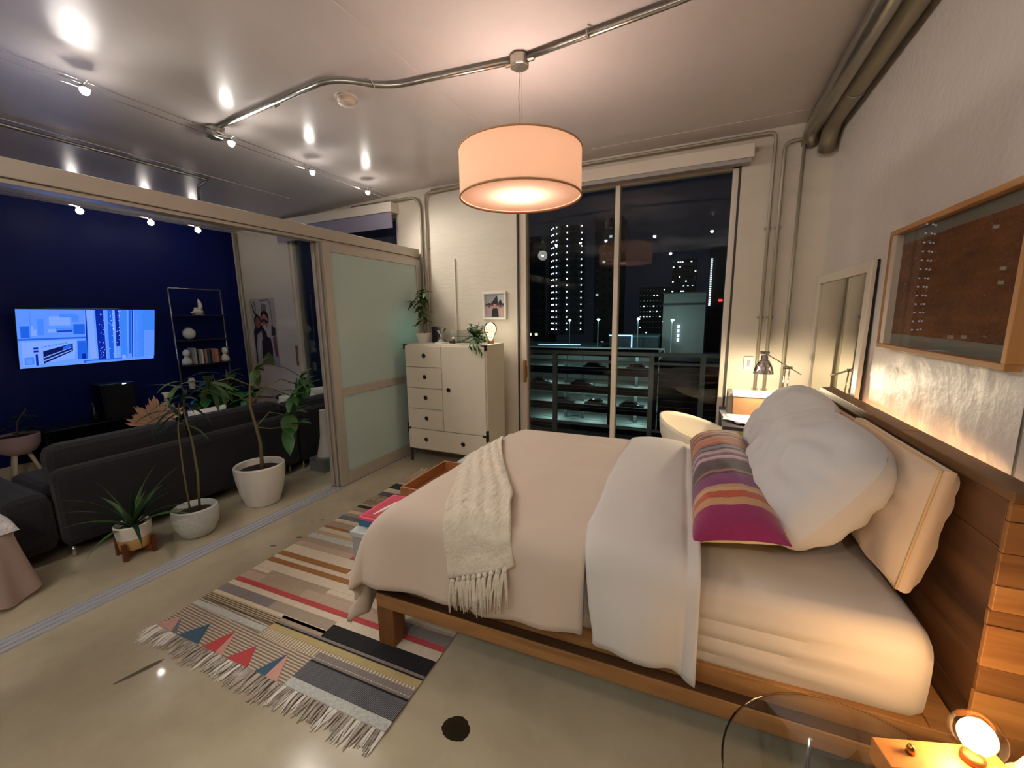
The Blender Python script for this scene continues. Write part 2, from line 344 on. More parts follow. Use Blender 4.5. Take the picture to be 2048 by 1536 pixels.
# conduits on the window wall
def wallpipe(pts,r,label,rad=.06,mt=None):
    t=thing('wall_conduit',pts[-1],label,'conduit'); MB().tube(rounded(pts,rad),r,10).build('tube',mt or M_galvd,t,smooth=True)
    return t
wy=3.955
t=wallpipe([(-2.75,3.93,2.905),(.43,3.93,2.905),(.43,wy,2.80),(.43,wy,.3)],.012,'grey conduit running above the bedroom window and down its right side')
for zz in (2.2,1.5,.9): bx(.405,.455,3.966,3.979,zz,zz+.02).build('strap',M_galvd,t)
t=wallpipe([(.80,wy,2.83),(.495,wy,2.83),(.495,wy,.3)],.013,'second grey conduit right of the bedroom window, bending under the ceiling')
for zz in (2.2,1.5,.9): bx(.47,.52,3.966,3.979,zz,zz+.02).build('strap',M_galvd,t)
wallpipe([(.62,wy,2.86),(.61,wy,.3)],.012,'third grey conduit, the one nearest the corner with the mirror')
t=wallpipe([(-2.2,3.93,2.90),(-2.83,3.93,2.88),(-2.86,wy,2.80),(-2.86,wy,.1)],.013,'grey conduit left of the dresser, the right one of a pair by the partition')
for zz in (2.3,1.6): bx(-2.885,-2.835,3.966,3.979,zz,zz+.02).build('strap',M_galvd,t)
t=wallpipe([(-3.9,3.93,2.86),(-2.98,3.93,2.86),(-2.925,wy,2.78),(-2.925,wy,.1)],.014,'grey conduit close behind the partition end, the left one of a pair')
wallpipe([(-6.20,wy,2.78),(-6.20,wy,.1)],.022,'painted pipe in the corner between the blue wall and the poster')
# big pipes along the right wall
t=thing('pipe_bundle',(.68,2.0,2.85),'two fat galvanised pipes side by side under the ceiling along the right wall','pipe')
MB().tube(rounded([(.655,-2.2,2.88),(.655,3.90,2.88),(.655,3.99,2.80)],.06),.055,20).build('pipe',M_galv,t,smooth=True)
MB().tube(rounded([(.752,-2.2,2.862),(.752,3.80,2.862),(.752,3.93,2.72)],.09),.055,20).build('pipe',mat('dull_galvanised','#9b927f',rough=.42,metal=.8),t,smooth=True)
for y in (.9,2.35,3.3):
    MB().tube(arc((.752,y,2.862),(1,0,0),(0,0,1),.058,-2.4,1.0,10),.005,6).build('pipe_clamp',M_galv,t)
# smoke detector
t=thing('smoke_detector',(-2.165,2.2,2.95),'round cream smoke detector on the ceiling below the conduit bend','smoke detector')
MB().lathe([(0,0),(.072,0),(.07,-.012),(.0,-.012)][::-1],(-2.165,2.2,2.95),24).build('base',M_white,t); MB().lathe([(0,-.045),(.035,-.045),(.052,-.036),(.056,-.012),(0,-.012)],(-2.165,2.2,2.95),24).build('cap',mat('cream_plastic','#d8c6b4',rough=.4),t,smooth=True,auto=30)
# wall socket and cable cover
t=thing('wall_switch',(.372,3.975,1.09),'white wall switch plate between the window and the desk lamp','switch')
bx(.335,.405,3.962,3.979,1.075,1.185).build('plate',M_white,t,bevel=.003); bx(.360,.380,3.956,3.963,1.105,1.155).build('rocker',mat('dark_switch','#5b4a3a',rough=.4),t,bevel=.002)
tag(bx(-2.527,-2.507,3.962,3.979,1.28,2.18).build('cable_cover',M_white,bevel=.003),'narrow white cable cover running up the wall behind the dresser','cable cover')
# ================================================================ OUTSIDE
M_conc=mat('dark_concrete','#4a4c4c',rough=.8)
struct(bx(-2.6,1.1,4.18,5.5,-.25,-.06).build('trim_3',M_conc))
t=thing('balcony_railing',(-.7,5.36,-.06),'grey metal balcony railing with thin wires outside the bedroom window','railing')
M_rail=mat('railing_paint','#7d7f7c',rough=.5,metal=.2)
for zz,h in ((1.03,.045),(.925,.03),(.06,.03)): bx(-2.6,1.1,5.335,5.385,zz,zz+h).build('rail',M_rail,t)
for x in (-1.82,-.55,.03): bx(x-.03,x+.03,5.34,5.38,-.06,1.03).build('post',M_rail,t)
m=MB()
for i in range(9): m.box(-2.6,1.1,5.357,5.361,.14+i*.085,.143+i*.085)
m.build('wire',M_rail,t,kind='stuff')
# patio chair silhouette
M_tower=mat('tower_facade','#14171b',rough=.7); M_slab=mat('tower_slab','#2a2f36',rough=.7)
E_white=emat('lit_white','#dfeaff',1.7); E_cool=emat('lit_cool','#b5d8dd',.4); E_warm=emat('lit_window_warm','#e8dfc6',.8); E_lamp=emat('street_lamp_head','#d8fff0',30); E_blue=emat('edge_light','#aadcff',1.2)
rr=random.Random(4)
def tower(name,cx,cy,rx,z0,z1,label,floors,lights,cat='building'):
    t=thing(name,(cx,cy,z0),label,cat,None); 
    MB().lathe([(rx,z0),(rx,z1),(0,z1)],(cx,cy,0),20,sy=.8).build('tower_body',M_tower,t)
    h=(z1-z0)/floors; m=MB()
    for i in range(floors): m.lathe([(rx*1.06,z0+i*h),(rx*1.06,z0+i*h+.35)],(cx,cy,0),20,sy=.85)
    m.build('balcony_slab',M_slab,t,kind='stuff')
    m=MB()
    for i in range(floors):
        for a in lights: m.ball((cx+rx*1.1*math.sin(R(a)),cy-rx*.92*math.cos(R(a)),z0+i*h+h*.85),.2,6)
    m.build('balcony_light',E_white,t,kind='stuff'); return t
t1=tower('apartment_tower',-36.0,118,4.6,-4,26,'tall round apartment tower with stacked rows of white balcony lights',17,(-68,-48,-30,8,58))
def block(name,x0,x1,y,z0,z1,label,nx,nz,dens,em,seed,size=.5,d=10):
    r2=random.Random(seed); t=thing(name,((x0+x1)/2,y+d/2,z0),label,'building'); bx(x0,x1,y,y+d,z0,z1).build('facade',M_tower,t)
    m=MB(); n=MB()
    for i in range(nx):
        for k in range(nz):
            x=x0+(i+.5)*(x1-x0)/nx; z=z0+(k+.5)*(z1-z0)/nz
            (m if r2.random()<dens else n).box(x-size*.5,x+size*.5,y-.05,y+.02,z-size*.4,z+size*.4)
    if m.v: m.build('lit_window',em,t,kind='stuff')
    n.build('dark_window',mat('dark_window','#0a0d12',rough=.2),t,kind='stuff')
    for k in range(3): bx(x0-.1,x1+.1,y-.15,y+.1,z0+(z1-z0)*k/3,z0+(z1-z0)*k/3+.25).build('ledge',M_slab,t)
    return t
block('apartment_block',-52,-42,115,-8,24,'dark apartment block left of the round tower with few lit windows',5,12,.10,E_warm,3,.9)
block('apartment_block',-30.5,-23,126,-8,30,'dark slab tower right of the round tower with few lit windows',4,16,.10,E_cool,5,.8)
block('apartment_block',-17,-9,125,-6,9,'low dark block with scattered small lights right of the mullion',9,10,.17,E_white,8,.35)
block('apartment_block',-8.4,-2.3,124,-6,16,'stepped dark block with many small lights behind the white building',11,17,.22,E_white,11,.35)
t=thing('slim_tower',(1.25,112,-8),'slim dark tower with one vertical line of lights beside the window edge','building')
bx(.6,4.0,112,116,-8,17).build('facade',M_tower,t); m=MB()
for k in range(26): m.box(.95,1.35,111.8,112,3.4+k*.43,3.62+k*.43)
m.build('light_strip',E_white,t,kind='stuff')
t=thing('white_hall',(-3.6,90,-8),'plain pale windowless building behind the parking garage','building')
bx(-7.5,.3,90,100,-9,5.5).build('wall',mat('pale_hall','#6d7672',rough=.8,emit='#6d7672',estr=0),t); bx(-7.7,.5,89.8,100,3.2,3.5).build('ledge',M_slab,t); bx(-7.7,.5,89.7,100,5.5,5.75).build('coping',M_slab,t)
m=MB()
for k in range(4): m.box(-4.6,-4.2,89.6,89.75,-4+k*.9,-3.4+k*.9)
m.build('wall_light',E_white,t,kind='stuff')
light('hall_wash','AREA',(-3.6,80,-2),230,(.75,.9,.88),(6,2),rot=(R(90),0,0))
tag(bx(3.1,3.95,111.78,111.999,4.3,4.8).build('red_sign',emat('red_sign_light','#ff2a22',2.0)),'tiny red lit sign far off at the right window edge','sign')
def streetlamp(x,y,z,label):
    t=thing('street_lamp',(x,y,z-8),label,'street lamp'); MB().tube([(x,y,z-8),(x,y,z),(x+.1,y,z+.15)],.09,8).build('pole',mat('lamp_pole','#8fa3a6',rough=.5),t)
    MB().ball((x+.1,y-.1,z),.3,10,sz=.6).build('lamp_head',E_lamp,t); return t
streetlamp(-20.3,88,.55,'brightest street lamp, just left of the window mullion'); streetlamp(-29.6,98,.3,'street lamp in front of the round tower foot'); streetlamp(-11.8,86,.6,'street lamp just right of the window mullion'); streetlamp(-5.5,87,.3,'street lamp in front of the pale windowless building')
light('street_glow','POINT',(-20,78,4),1500,(.8,1,.95),1.0)
# low roofs with edge light
t=thing('low_roof_building',(-35,105,-14),'low flat building with lit roof edge under the street lamps','building')
bx(-48,-22,99,111,-14,-6.2).build('wall',mat('low_wall','#2b3a40',rough=.8),t); bx(-48.2,-21.8,98.8,111,-6.2,-5.8).build('roof',mat('blue_roof','#43606a',rough=.7),t); bx(-38,-27,98.5,98.7,-5.75,-5.58).build('roof_edge_light',E_blue,t)
t=thing('dark_annex',(0,75,-27),'unlit dark building to the right of the parking garage','building'); bx(-6.2,9,72,86,-27,-6.5).build('wall',M_tower,t); bx(-6.3,9.1,71.8,86,-6.5,-6.1).build('parapet',M_slab,t)
t=thing('low_roof_building',(-12.8,92,-11),'low flat building right of the mullion with lit corner edge','building')
bx(-17.6,-8,87,97,-12,-3.1).build('wall',mat('low_wall','#2b3a40'),t); bx(-17.7,-7.9,86.8,97,-3.1,-2.8).build('roof',mat('blue_roof','#43606a'),t); MB().box(-17.6,-12.9,86.5,86.7,-2.79,-2.62).box(-13.1,-12.9,86.5,86.7,-5.4,-2.7).build('roof_edge_light',E_blue,t)
# parking garage
M_deck=mat('garage_deck','#8a9490',rough=.8); M_gwall=mat('garage_wall','#98a49f',rough=.8)
t=thing('parking_garage',(-15,77,-27),'multi-storey parking garage with lit decks below the balcony','building')
lev=[-5.0,-8.3,-11.6,-15.0,-18.5]
for k,zz in enumerate(lev):
    bx(-37,-6.3,71,84,zz-.5,zz).build('deck',M_deck,t); bx(-37,-6.3,70.6,71,zz-.55,zz+.75).build('parapet',M_conc,t)
for x in (-31.5,-13.9,-6.9): bx(x-.55,x+.55,71.1,72,-27,-5).build('column',M_conc,t)
bx(-37,-6.3,83.6,84,-27,-5).build('back_wall',M_gwall,t)
for x in (-24,-20.5,-10.5): bx(x-.25,x+.25,77,77.5,-27,-5).build('column',M_conc,t)
m=MB()
for zz in lev[:4]:
    for x in (-28,-24.5,-21,-17.5,-11.6,-8.6): m.box(x-1.2,x+1.2,75,75.2,zz-.66,zz-.52)
m.build('ceiling_tube',E_cool,t,kind='stuff')
rr=random.Random(12)
for k,zz in enumerate(lev[:4]):
    for x in (-26,-18,-10): light('garage_light','POINT',(x,75.5,zz-.95),rr.uniform(50,260),(.72,1,.96),.3)
def car(x,y,z,label,col):
    t=thing('parked_car',(x,y,z),label,'car','cars parked in the garage')
    b=mat('car_paint_'+col[1:],col,rough=.25,coat=.6)
    def prof(pr,y0,y1,mt,nm):
        m=MB(); n=len(pr); m.add([(x+a,y0,z+c) for a,c in pr]+[(x+a,y1,z+c) for a,c in pr],[tuple(range(n))[::-1],tuple(range(n,2*n))]+[(i,(i+1)%n,n+(i+1)%n,n+i) for i in range(n)]); return m.build(nm,mt,t)
    prof([(-2.1,.3),(2.1,.3),(2.15,.7),(1.3,.85),(-1.9,.9),(-2.1,.75)],y,y+1.7,b,'body'); prof([(-1.8,.88),(1.0,.86),(.4,1.35),(-1.2,1.38)],y+.12,y+1.58,mat('car_glass','#20262a',rough=.1),'cabin')
    for a in (-1.3,1.3): MB().lathe([(0,-.1),(.32,-.1),(.32,.1),(0,.1)],(x+a,y+.05,z+.32),14,axis=(V((1,0,0)),V((0,0,1)),V((0,1,0)))).build('wheel',M_black,t)
for i,(x,k,c,l) in enumerate(((-27.5,2,'#c9cfd2','pale car parked at the left of the third garage deck'),(-19.5,2,'#3a4046','dark car parked mid deck on the third garage level'),(-17.2,1,'#2d3338','dark car on the second garage deck beside a column'),(-9.6,1,'#d5dadd','white car on the second garage deck right of the mullion'),(-16.8,3,'#e0e4e6','white car on the fourth garage deck near the column'),(-23,3,'#454b50','grey car on the fourth garage deck left of the white one'),(-10.6,3,'#59636a','grey-blue car on the fourth garage deck just before the mullion'))):
    car(x,72.4,lev[k],l,c)
# ================================================================ RUG
def nz(x,y,z=0): return noise.noise(V((x,y,z)))
RUGO=V((-2.47,.93,0)); 
def RW(x,y,z): return RUGO+BA*x+BB*y+V((0,0,z))   # rug frame: x across, y away
rug=thing('striped_rug',RW(.72,1.15,0),'flat-woven patchwork rug with coloured stripes, triangles and fringed ends under the bed foot','rug')
RC={'ivory':'#e6d6bd','taupe':'#b59f86','pinkt':'#c8ae98','grey':'#8d837f','red':'#c94a4b','brown':'#a86f35','black':'#131013','yel':'#c6b27a','blue':'#3f6078','bgrey':'#6f7f88','pink':'#dba596','purple':'#655a68','dgrey':'#4a4b4d','white':'#d9dbd2','sand':'#cfb488','fur':'#a8977c','stripe':'#b0a08c'}
RM={k:mat('weave_'+k,c,rough=.9,bump=.35,bscale=160,stretch=(1,.35,1),var=.12,vscale=60,sheen=.1) for k,c in RC.items()}
RM['fur']=mat('weave_shag','#c4b394',rough=.95,var=.6,vscale=22,color2='#7d6d52',bump=.8,bscale=70)
RM['white']=mat('weave_white_loop','#e4e6de',rough=.9,var=.3,vscale=70,bump=.7,bscale=120)
def weave2(name,c1,c2,scale,axis):
    m=bpy.data.materials.new(name); m.use_nodes=True; nt=m.node_tree; b=nt.nodes['Principled BSDF']; b.inputs['Roughness'].default_value=.9
    tc=nt.nodes.new('ShaderNodeTexCoord'); wv=nt.nodes.new('ShaderNodeTexWave'); wv.bands_direction=axis; wv.inputs['Scale'].default_value=scale; wv.inputs['Distortion'].default_value=1.2; wv.inputs['Detail'].default_value=2
    cr=nt.nodes.new('ShaderNodeMapRange'); cr.inputs[1].default_value=.35; cr.inputs[2].default_value=.65
    mx=nt.nodes.new('ShaderNodeMix'); mx.data_type='RGBA'; mx.inputs[6].default_value=lin(c1); mx.inputs[7].default_value=lin(c2)
    nt.links.new(tc.outputs['Object'],wv.inputs[0]); nt.links.new(wv.outputs['Fac'],cr.inputs[0]); nt.links.new(cr.outputs[0],mx.inputs[0]); nt.links.new(mx.outputs[2],b.inputs['Base Color'])
    bp=nt.nodes.new('ShaderNodeBump'); bp.inputs['Strength'].default_value=.4; bp.inputs['Distance'].default_value=.01; nt.links.new(wv.outputs['Fac'],bp.inputs['Height']); nt.links.new(bp.outputs[0],b.inputs['Normal']); return m
RM['boucle']=weave2('weave_boucle','#d0bfa6','#8d7b6d',22,'Y'); RM['mesh']=weave2('weave_mesh_grey','#38393b','#85868a',48,'X'); RM['ladder']=weave2('weave_ladder','#e2d4ba','#a8967c',18,'X')
keys=list(RM); ri={k:i for i,k in enumerate(keys)}
RH=.008; L1=2.30; RWd=1.47
m=MB().box(0,RWd,0,L1,0.0005,RH-.0012,ri['taupe'],fn=RW)
def band(y0,y1,segs,h=0):
    """segs: list of (x0,x1,key)"""
    for x0,x1,k in segs: m.box(x0,x1,y0+.0015,y1-.0015,RH-.0015,RH+h+{'white':.004,'fur':.006}.get(k,0),ri[k],fn=RW)
F=RWd
# near end
band(0,.155,[(0,.93,'boucle')]); band(.0,.045,[(.93,F,'white')]); band(.045,.135,[(.93,F,'mesh')],.003); band(.135,.145,[(.93,F,'black')],.002); band(.145,.158,[(.93,F,'grey')])
band(.155,.170,[(0,.56,'boucle'),(.56,F,'ladder')]); band(.170,.205,[(0,.56,'white'),(.56,F,'ladder')]); band(.158,.19,[(.93,F,'grey')],.0004)
band(.205,.24,[(0,.56,'boucle'),(.56,F,'yel')])
for i in range(5): band(.222+i*.0115,.2265+i*.0115,[(0,.56,'black')],.001); band(.2265+i*.0115,.2335+i*.0115,[(0,.56,'sand')])
band(.24,.25,[(.56,F,'black')],.001); band(.25,.262,[(.56,F,'grey')]); band(.262,.30,[(.56,.86,'taupe')])
band(.28,.305,[(0,.86,'ivory')]); band(.262,.345,[(.86,F,'black')],.004)
band(.305,.365,[(0,.42,'grey'),(.42,.86,'stripe')]); band(.345,.402,[(.86,F,'ivory')]); band(.365,.402,[(0,.86,'ivory')])
band(.402,.436,[(0,F,'red')]); band(.436,.50,[(0,.16,'pinkt'),(.16,.5,'taupe'),(.5,1.12,'pinkt'),(1.12,F,'grey')])
band(.50,.55,[(0,.16,'taupe'),(.16,.62,'taupe'),(.62,F,'pinkt')]); band(.55,.615,[(0,F,'ivory')])
band(.515,.55,[(0,.14,'ivory'),(.62,F,'ivory')],.0003)
band(.615,.655,[(0,F,'brown')]); band(.655,.69,[(0,F,'ivory')]); band(.69,.735,[(0,.6,'brown'),(.6,F,'ivory')]); band(.735,.82,[(0,F,'ivory')])
band(.82,.875,[(0,.5,'pinkt'),(.5,.72,'red'),(.72,F,'pinkt')]); band(.875,.922,[(0,F,'taupe')]); band(.922,.978,[(0,F,'white')]); band(.978,1.022,[(0,F,'sand')])
band(1.022,1.070,[(0,F,'ivory')]); band(1.07,1.098,[(0,F,'brown')]); band(1.098,1.168,[(0,F,'taupe')]); band(1.168,1.212,[(0,F,'ivory')]); band(1.212,1.268,[(0,F,'bgrey')])
band(1.268,1.31,[(0,F,'taupe')]); band(1.31,1.358,[(0,F,'ivory')]); band(1.358,1.416,[(0,F,'taupe')]); band(1.416,1.455,[(0,F,'black')],.002); band(1.455,1.49,[(0,F,'pinkt')])
band(1.49,1.64,[(0,F,'fur')]); band(1.64,1.663,[(0,F,'stripe')]); band(1.663,1.74,[(0,F,'purple')]); band(1.74,1.82,[(0,F,'ivory')]); band(1.82,1.925,[(0,F,'black')],.004)
band(1.925,1.955,[(0,F,'ivory')]); band(1.955,2.06,[(0,F,'taupe')]); band(2.06,2.30,[(0,F,'pinkt')])
def tri(a,b,c,k,h=.0022): m.poly([RW(*a,RH+h),RW(*b,RH+h),RW(*c,RH+h)],ri[k])
tri((-.0,.008),(.13,.002),(.06,.088),'pink'); tri((.13,.002),(.175,.002),(.06,.088),'bgrey',.0024)
tri((.185,.0),(.345,.002),(.26,.112),'blue'); tri((.375,.0),(.475,.0),(.435,.13),'red'); tri((.475,.0),(.525,.0),(.435,.13),'pink',.0024)
tri((.555,.0),(.70,.0),(.62,.102),'red'); tri((.745,.0),(.815,.0),(.805,.127),'blue'); tri((.815,.0),(.89,.0),(.805,.127),'pink',.0024)
m.build('weave',[RM[k] for k in keys],rug)
M_fr=mat('rug_fringe_yarn','#cfc4b8',rough=.95,var=.45,vscale=25,color2='#8f8377'); M_fr2=mat('rug_fringe_pale','#e6e1d8',rough=.95)
rr=random.Random(3)
def tassel(x,y,d,L,r2):
    mm=MB()
    for q in range(4):
        x0=x+r2.uniform(-.009,.009); bend=r2.uniform(-.02,.02); h=r2.uniform(.004,.010)
        mm.tube([RW(x0,y,RH*.7),RW(x0+bend*.3,y+d*L*.4,h),RW(x0+bend,y+d*L*r2.uniform(.85,1.08),.003)],[.0042,.0042,.0018],5)
    return mm
for i in range(62):
    x=.008+i*(RWd-.016)/61; tassel(x,.001,-1,rr.uniform(.07,.105),rr).build('tassel',M_fr if rr.random()<.65 else M_fr2,rug)
for i in range(34):
    x=.008+i*(RWd-.016)/33; tassel(x,L1-.001,1,rr.uniform(.05,.08),rr).build('tassel',M_fr2,rug)
# ================================================================ BED
M_w1=wood('pine_light','#b3824c','#7a4f28',axis=0,scale=5,rough=.55); M_w2=wood('pine_rail_shade','#5a3a20','#33200f',axis=0,scale=5,rough=.6)
M_wh=wood('headboard_plank','#6b4526','#3d2411',axis=1,scale=5,rough=.6); M_wt=wood('headboard_cap','#7a5634','#553719',axis=1,scale=4,rough=.5)
M_we=wood('headboard_end_plank','#9a6836','#623c19',axis=0,scale=7,rough=.55); M_we2=wood('headboard_end_plank_pale','#bd8648','#8a5628',axis=0,scale=7,rough=.55)
M_leg=wood('leg_wood','#8f5c30','#5e3819',axis=2,scale=6,rough=.6)
bed=thing('platform_bed',W(.9,.85,0),'reclaimed wood platform bed with a tall plank headboard against the right wall','bed')
def wb(a0,a1,b0,b1,z0,z1): return MB().box(a0,a1,b0,b1,z0,z1,fn=W)
for b0,b1 in ((0,.085),(1.58,1.665)): wb(-.095,-.002,b0,b1,.009,.205).build('leg',M_leg,bed,bevel=.004)
wb(1.86,1.96,.02,.10,0,.205).build('leg',M_leg,bed,bevel=.004)
wb(-.095,2.0,0,.06,.205,.272).build('side_rail',M_w1,bed,bevel=.004); wb(-.095,2.0,.004,.10,.2722,.277).build('rail_top_shade',M_w2,bed)  # thin dark plank: shade on top of the lower rail put into wood colour
wb(-.07,1.975,.042,.10,.2775,.352).build('upper_rail',M_w1,bed,bevel=.003)
wb(-.095,2.0,1.605,1.665,.205,.272).build('side_rail',M_w1,bed,bevel=.004); wb(-.07,1.975,1.56,1.61,.2725,.352).build('upper_rail',M_w1,bed)
wb(-.095,-.035,.0605,1.6045,.205,.272).build('foot_rail',wood('foot_rail_wood','#8a5a2c','#563214',axis=1,scale=5),bed,bevel=.004); wb(-.07,-.02,.1005,1.5595,.2725,.352).build('foot_rail',wood('foot_rail_wood','#8a5a2c','#563214'),bed)
wb(1.90,1.975,.045,.30,.3525,.36).build('corner_board',M_w1,bed)
for k in range(8): wb(.05+k*.24,.16+k*.24,.101,1.559,.30,.345).build('slat',M_w1,bed)
hz=[.02,.235,.44,.598,.93,1.062]
for k in range(5):
    for b0,b1 in ((.064,.064+[.9,.55,1.1,.7,.95][k]),(.064+[.9,.55,1.1,.7,.95][k],1.70)):
        e=[.002,.0,.003,.001,.0][k]
        wb(1.98+e,2.03,b0+.001,b1-.001,hz[k]+.0012,hz[k+1]-.0012).build('headboard_plank',M_wh,bed,bevel=.002)
for b0,b1 in ((.04,.66),(.66,1.705)): wb(1.976,2.050,b0+.001,b1-.001,1.0625,1.09).build('headboard_cap',M_wt,bed,bevel=.003)
ez=[0.0,.387,.503,.583,.709,.754,.828,.92,1.008,1.062]
for k in range(9):
    wb(1.978+[.002,.001,.003,.001,-.001,.002,.001,.002,.003][k],2.26,.048+[.002,0,.003,.001,.004,0,.002,.001,.003][k],.0635,ez[k]+.001,ez[k+1]-.001).build('end_plank',M_we2 if k in (1,3,5) else M_we,bed,bevel=.002)
wb(2.051,2.27,.04,.11,1.0625,1.089).build('headboard_cap',M_wt,bed)
# ---- mattress
M_sheet=mat('white_sheet','#c8baaa',rough=.85,sheen=.15,bump=.12,bscale=9,stretch=(.25,1,1)); M_duv=mat('cream_duvet_cotton','#cab7a5',rough=.88,sheen=.2,bump=.1,bscale=14); M_fold=mat('white_duvet_lining','#ccc5be',rough=.88,sheen=.2,bump=.1,bscale=14)
mt=thing('mattress',W(.9,.82,.353),'thick mattress in a fitted white sheet on the platform bed','mattress')
def mfn(u,v):
    # rounded box cross-section swept along a : v = perimeter over near side, top, far side
    a=-.085+(1.895+.085)*u; zb,zt=.353,.640; b0,b1=.05,1.585; r=.06
    P=[(b0+.02,zb),(b0,zb+.03)]; 
    per=[(b0+.015,zb,0)]+[(b0,zb+.02+(zt-r-zb-.02)*k/8,k) for k in range(9)]+[(b0+r-r*math.cos(t),zt-r+r*math.sin(t),0) for t in [math.pi/2*k/5 for k in range(1,6)]]+[(b0+r+(b1-b0-2*r)*k/14,zt,0) for k in range(1,14)]+[(b1-r+r*math.sin(t),zt-r+r*math.cos(t),0) for t in [math.pi/2*k/5 for k in range(0,6)]]+[(b1,zb+.02+(zt-r-zb-.02)*(1-k/4),0) for k in range(1,5)]+[(b1-.015,zb,0)]
    i=v*(len(per)-1); i0=int(min(i,len(per)-2)); t=i-i0; b=per[i0][0]*(1-t)+per[i0+1][0]*t; z=per[i0][1]*(1-t)+per[i0+1][1]*t
    e=min(u,1-u)*1.98; k=1-max(0,(.05-e)/.05)**2*.035; b=.8175+(b-.8175)*k; z=zb+(z-zb)*(1-max(0,(.05-e)/.05)**2*.12)
    if b<.1: b+=.009*math.sin(z*88+nz(a*1.2,z*3)*4)*max(0,min(1,(a-.4)/.5))*max(0,min(1,(1.86-a)/.3))*min(1,(zt-z)/.08) - .012*math.sin((z-zb)/(zt-zb)*math.pi)
    if z>zt-.01: z+=.006*nz(a*4,b*3)
    return W(a,b,z)
m=MB().grid(mfn,60,44); k=0; n=45
m.f.append(tuple(range(n))); m.m.append(0); m.f.append(tuple(60*n+j for j in range(n))[::-1]); m.m.append(0)
m.build('fitted_sheet',M_sheet,mt,smooth=True,auto=50)
# ---- duvet : draped surface
ZT=.708
def edge(s,e,r,flare):
    """s>0 beyond the edge e: returns (position offset, drop)"""
    if s<=0: return s,0
    q=r*math.pi/2
    if s<q: return r*math.sin(s/r),r*(1-math.cos(s/r))
    return r+flare*(s-q),r+(s-q)*math.sqrt(1-flare*flare)
def D(p,q,off=0):
    """p along the bed (0 = mattress foot edge .. 1.3), q across (0 near edge .. 1.53 far edge)"""
    r=.085
    da,za=edge(-(p-.20),0,.26,.05); db,zb_=edge(-(q-.03),0,r,.06); dc,zc=edge(q-1.50,0,r,.12)
    hang=max(0,min(1,-(q+.06)/.25)); foot=max(0,min(1,-(p+.06)/.25))
    a=(-.085+.20-da) if p<.20 else -.085+p
    b=.05+.03-db if q<.03 else (.05+1.50+dc if q>1.5 else .05+q)
    drop=(za**2.2+zb_**2.2+zc**2.2)**(1/2.2)
    z=ZT-.055*max(0,min(1.5,q))/1.5-drop
    topk=max(0,min(1,min(p+.1,q+.05,1.55-q)/.35))
    z+=.026*topk*(.75+.25*math.sin(p*3.2+q*2.1))+.012*topk*nz(p*3.5,q*3,1)+.006*topk*nz(p*9,q*7,3)+.006*topk*math.sin(p*14+q*9+3*nz(p*2,q*2))*max(0,nz(p*2.3,q*1.7,9))
    b+=-hang*(.022*(1.6-min(1,max(0,p)))*math.sin(p*8.0+1.2+1.5*nz(p*2,q*2,6))+.011*math.sin(p*23+2*nz(p*4,q*2))+.02*nz(p*4,z*2,2))-.02*hang
    a+=-foot*(.022*math.sin(q*9+.6)+.015*nz(q*5,p*3,5))
    cn=hang*foot
    if cn>0:
        ph=math.atan2(-q,-p); a-=.07*cn*math.cos(ph)**2; b-=.07*cn*math.sin(ph)**2; z+=.05*cn
    if off:
        return W(a-off*min(1,foot*1.5),b-off*min(1,hang*1.5),z+off*(1-.6*max(hang,foot)))
    return W(a,b,z)
dv=thing('duvet',W(.4,.8,.45),'puffy cream duvet with a wide white turned-down top hanging over the bed','duvet')
def dfn(u,v):
    q=-.35+(1.53+.30+.35)*v; near=max(0,1-max(0,q+.05)/.25)
    pmin=-.50*near-.36*(1-near); p=pmin+(.98-pmin)*u
    if q<0: q*=1+.08*math.sin(p*5)*(u)-.0*near
    return D(p,q)
MB().grid(dfn,84,92).build('duvet_cover',M_duv,dv,smooth=True,solid=.03)
def ffn(u,v):
    q=-.335+(1.53+.25+.335)*v; p=.955+.405*u + (.01*math.sin(q*6)+.085*max(0,min(1,(.1-q)/.4)))*(1-u)
    if q<-.1: q=-.1+(q+.1)*(1+.24*u**3+.02*math.sin(u*16))
    o=.030*math.sin(min(1,(u*1.15))*math.pi)**.5+.012
    P=D(min(p,1.6),q,o)
    return P+BB*(-.006*math.sin(u*19+2)*max(0,min(1,-(q+.15)/.2)))
MB().grid(ffn,40,92).build('turned_down_edge',M_fold,dv,smooth=True,solid=.022)
# ---- throw
M_thr=mat('cream_woven_throw','#dfd1bb',rough=.95,sheen=.3,bump=.6,bscale=60,stretch=(1,.3,1),var=.15,vscale=40)
th=thing('throw_blanket',W(.4,.4,.6),'narrow cream knitted throw with a knotted fringe laid across the foot of the duvet','blanket')
def tline(q):
    pts=[(-.34,.60,.27),(-.05,.525,.29),(.22,.43,.31),(.55,.27,.25),(.88,.13,.20),(1.2,.0,.19),(1.5,-.12,.19)]
    for (q0,c0,w0),(q1,c1,w1) in zip(pts,pts[1:]):
        if q<=q1: t=(q-q0)/(q1-q0); return c0+(c1-c0)*t,w0+(w1-w0)*t
    return pts[-1][1],pts[-1][2]
def tfn(u,v):
    q=-.25+1.45*v; c,wd=tline(q); p=c+(u-.5)*wd
    if v<.25: q+=.10*u*(1-v/.25)
    return D(p,q,.034+.004*math.sin(u*25+v*10)+.004*math.sin(v*95+3*nz(u*3,v*9)))
MB().grid(tfn,26,120).build('weave',M_thr,th,smooth=True,solid=.014)
rr=random.Random(21)
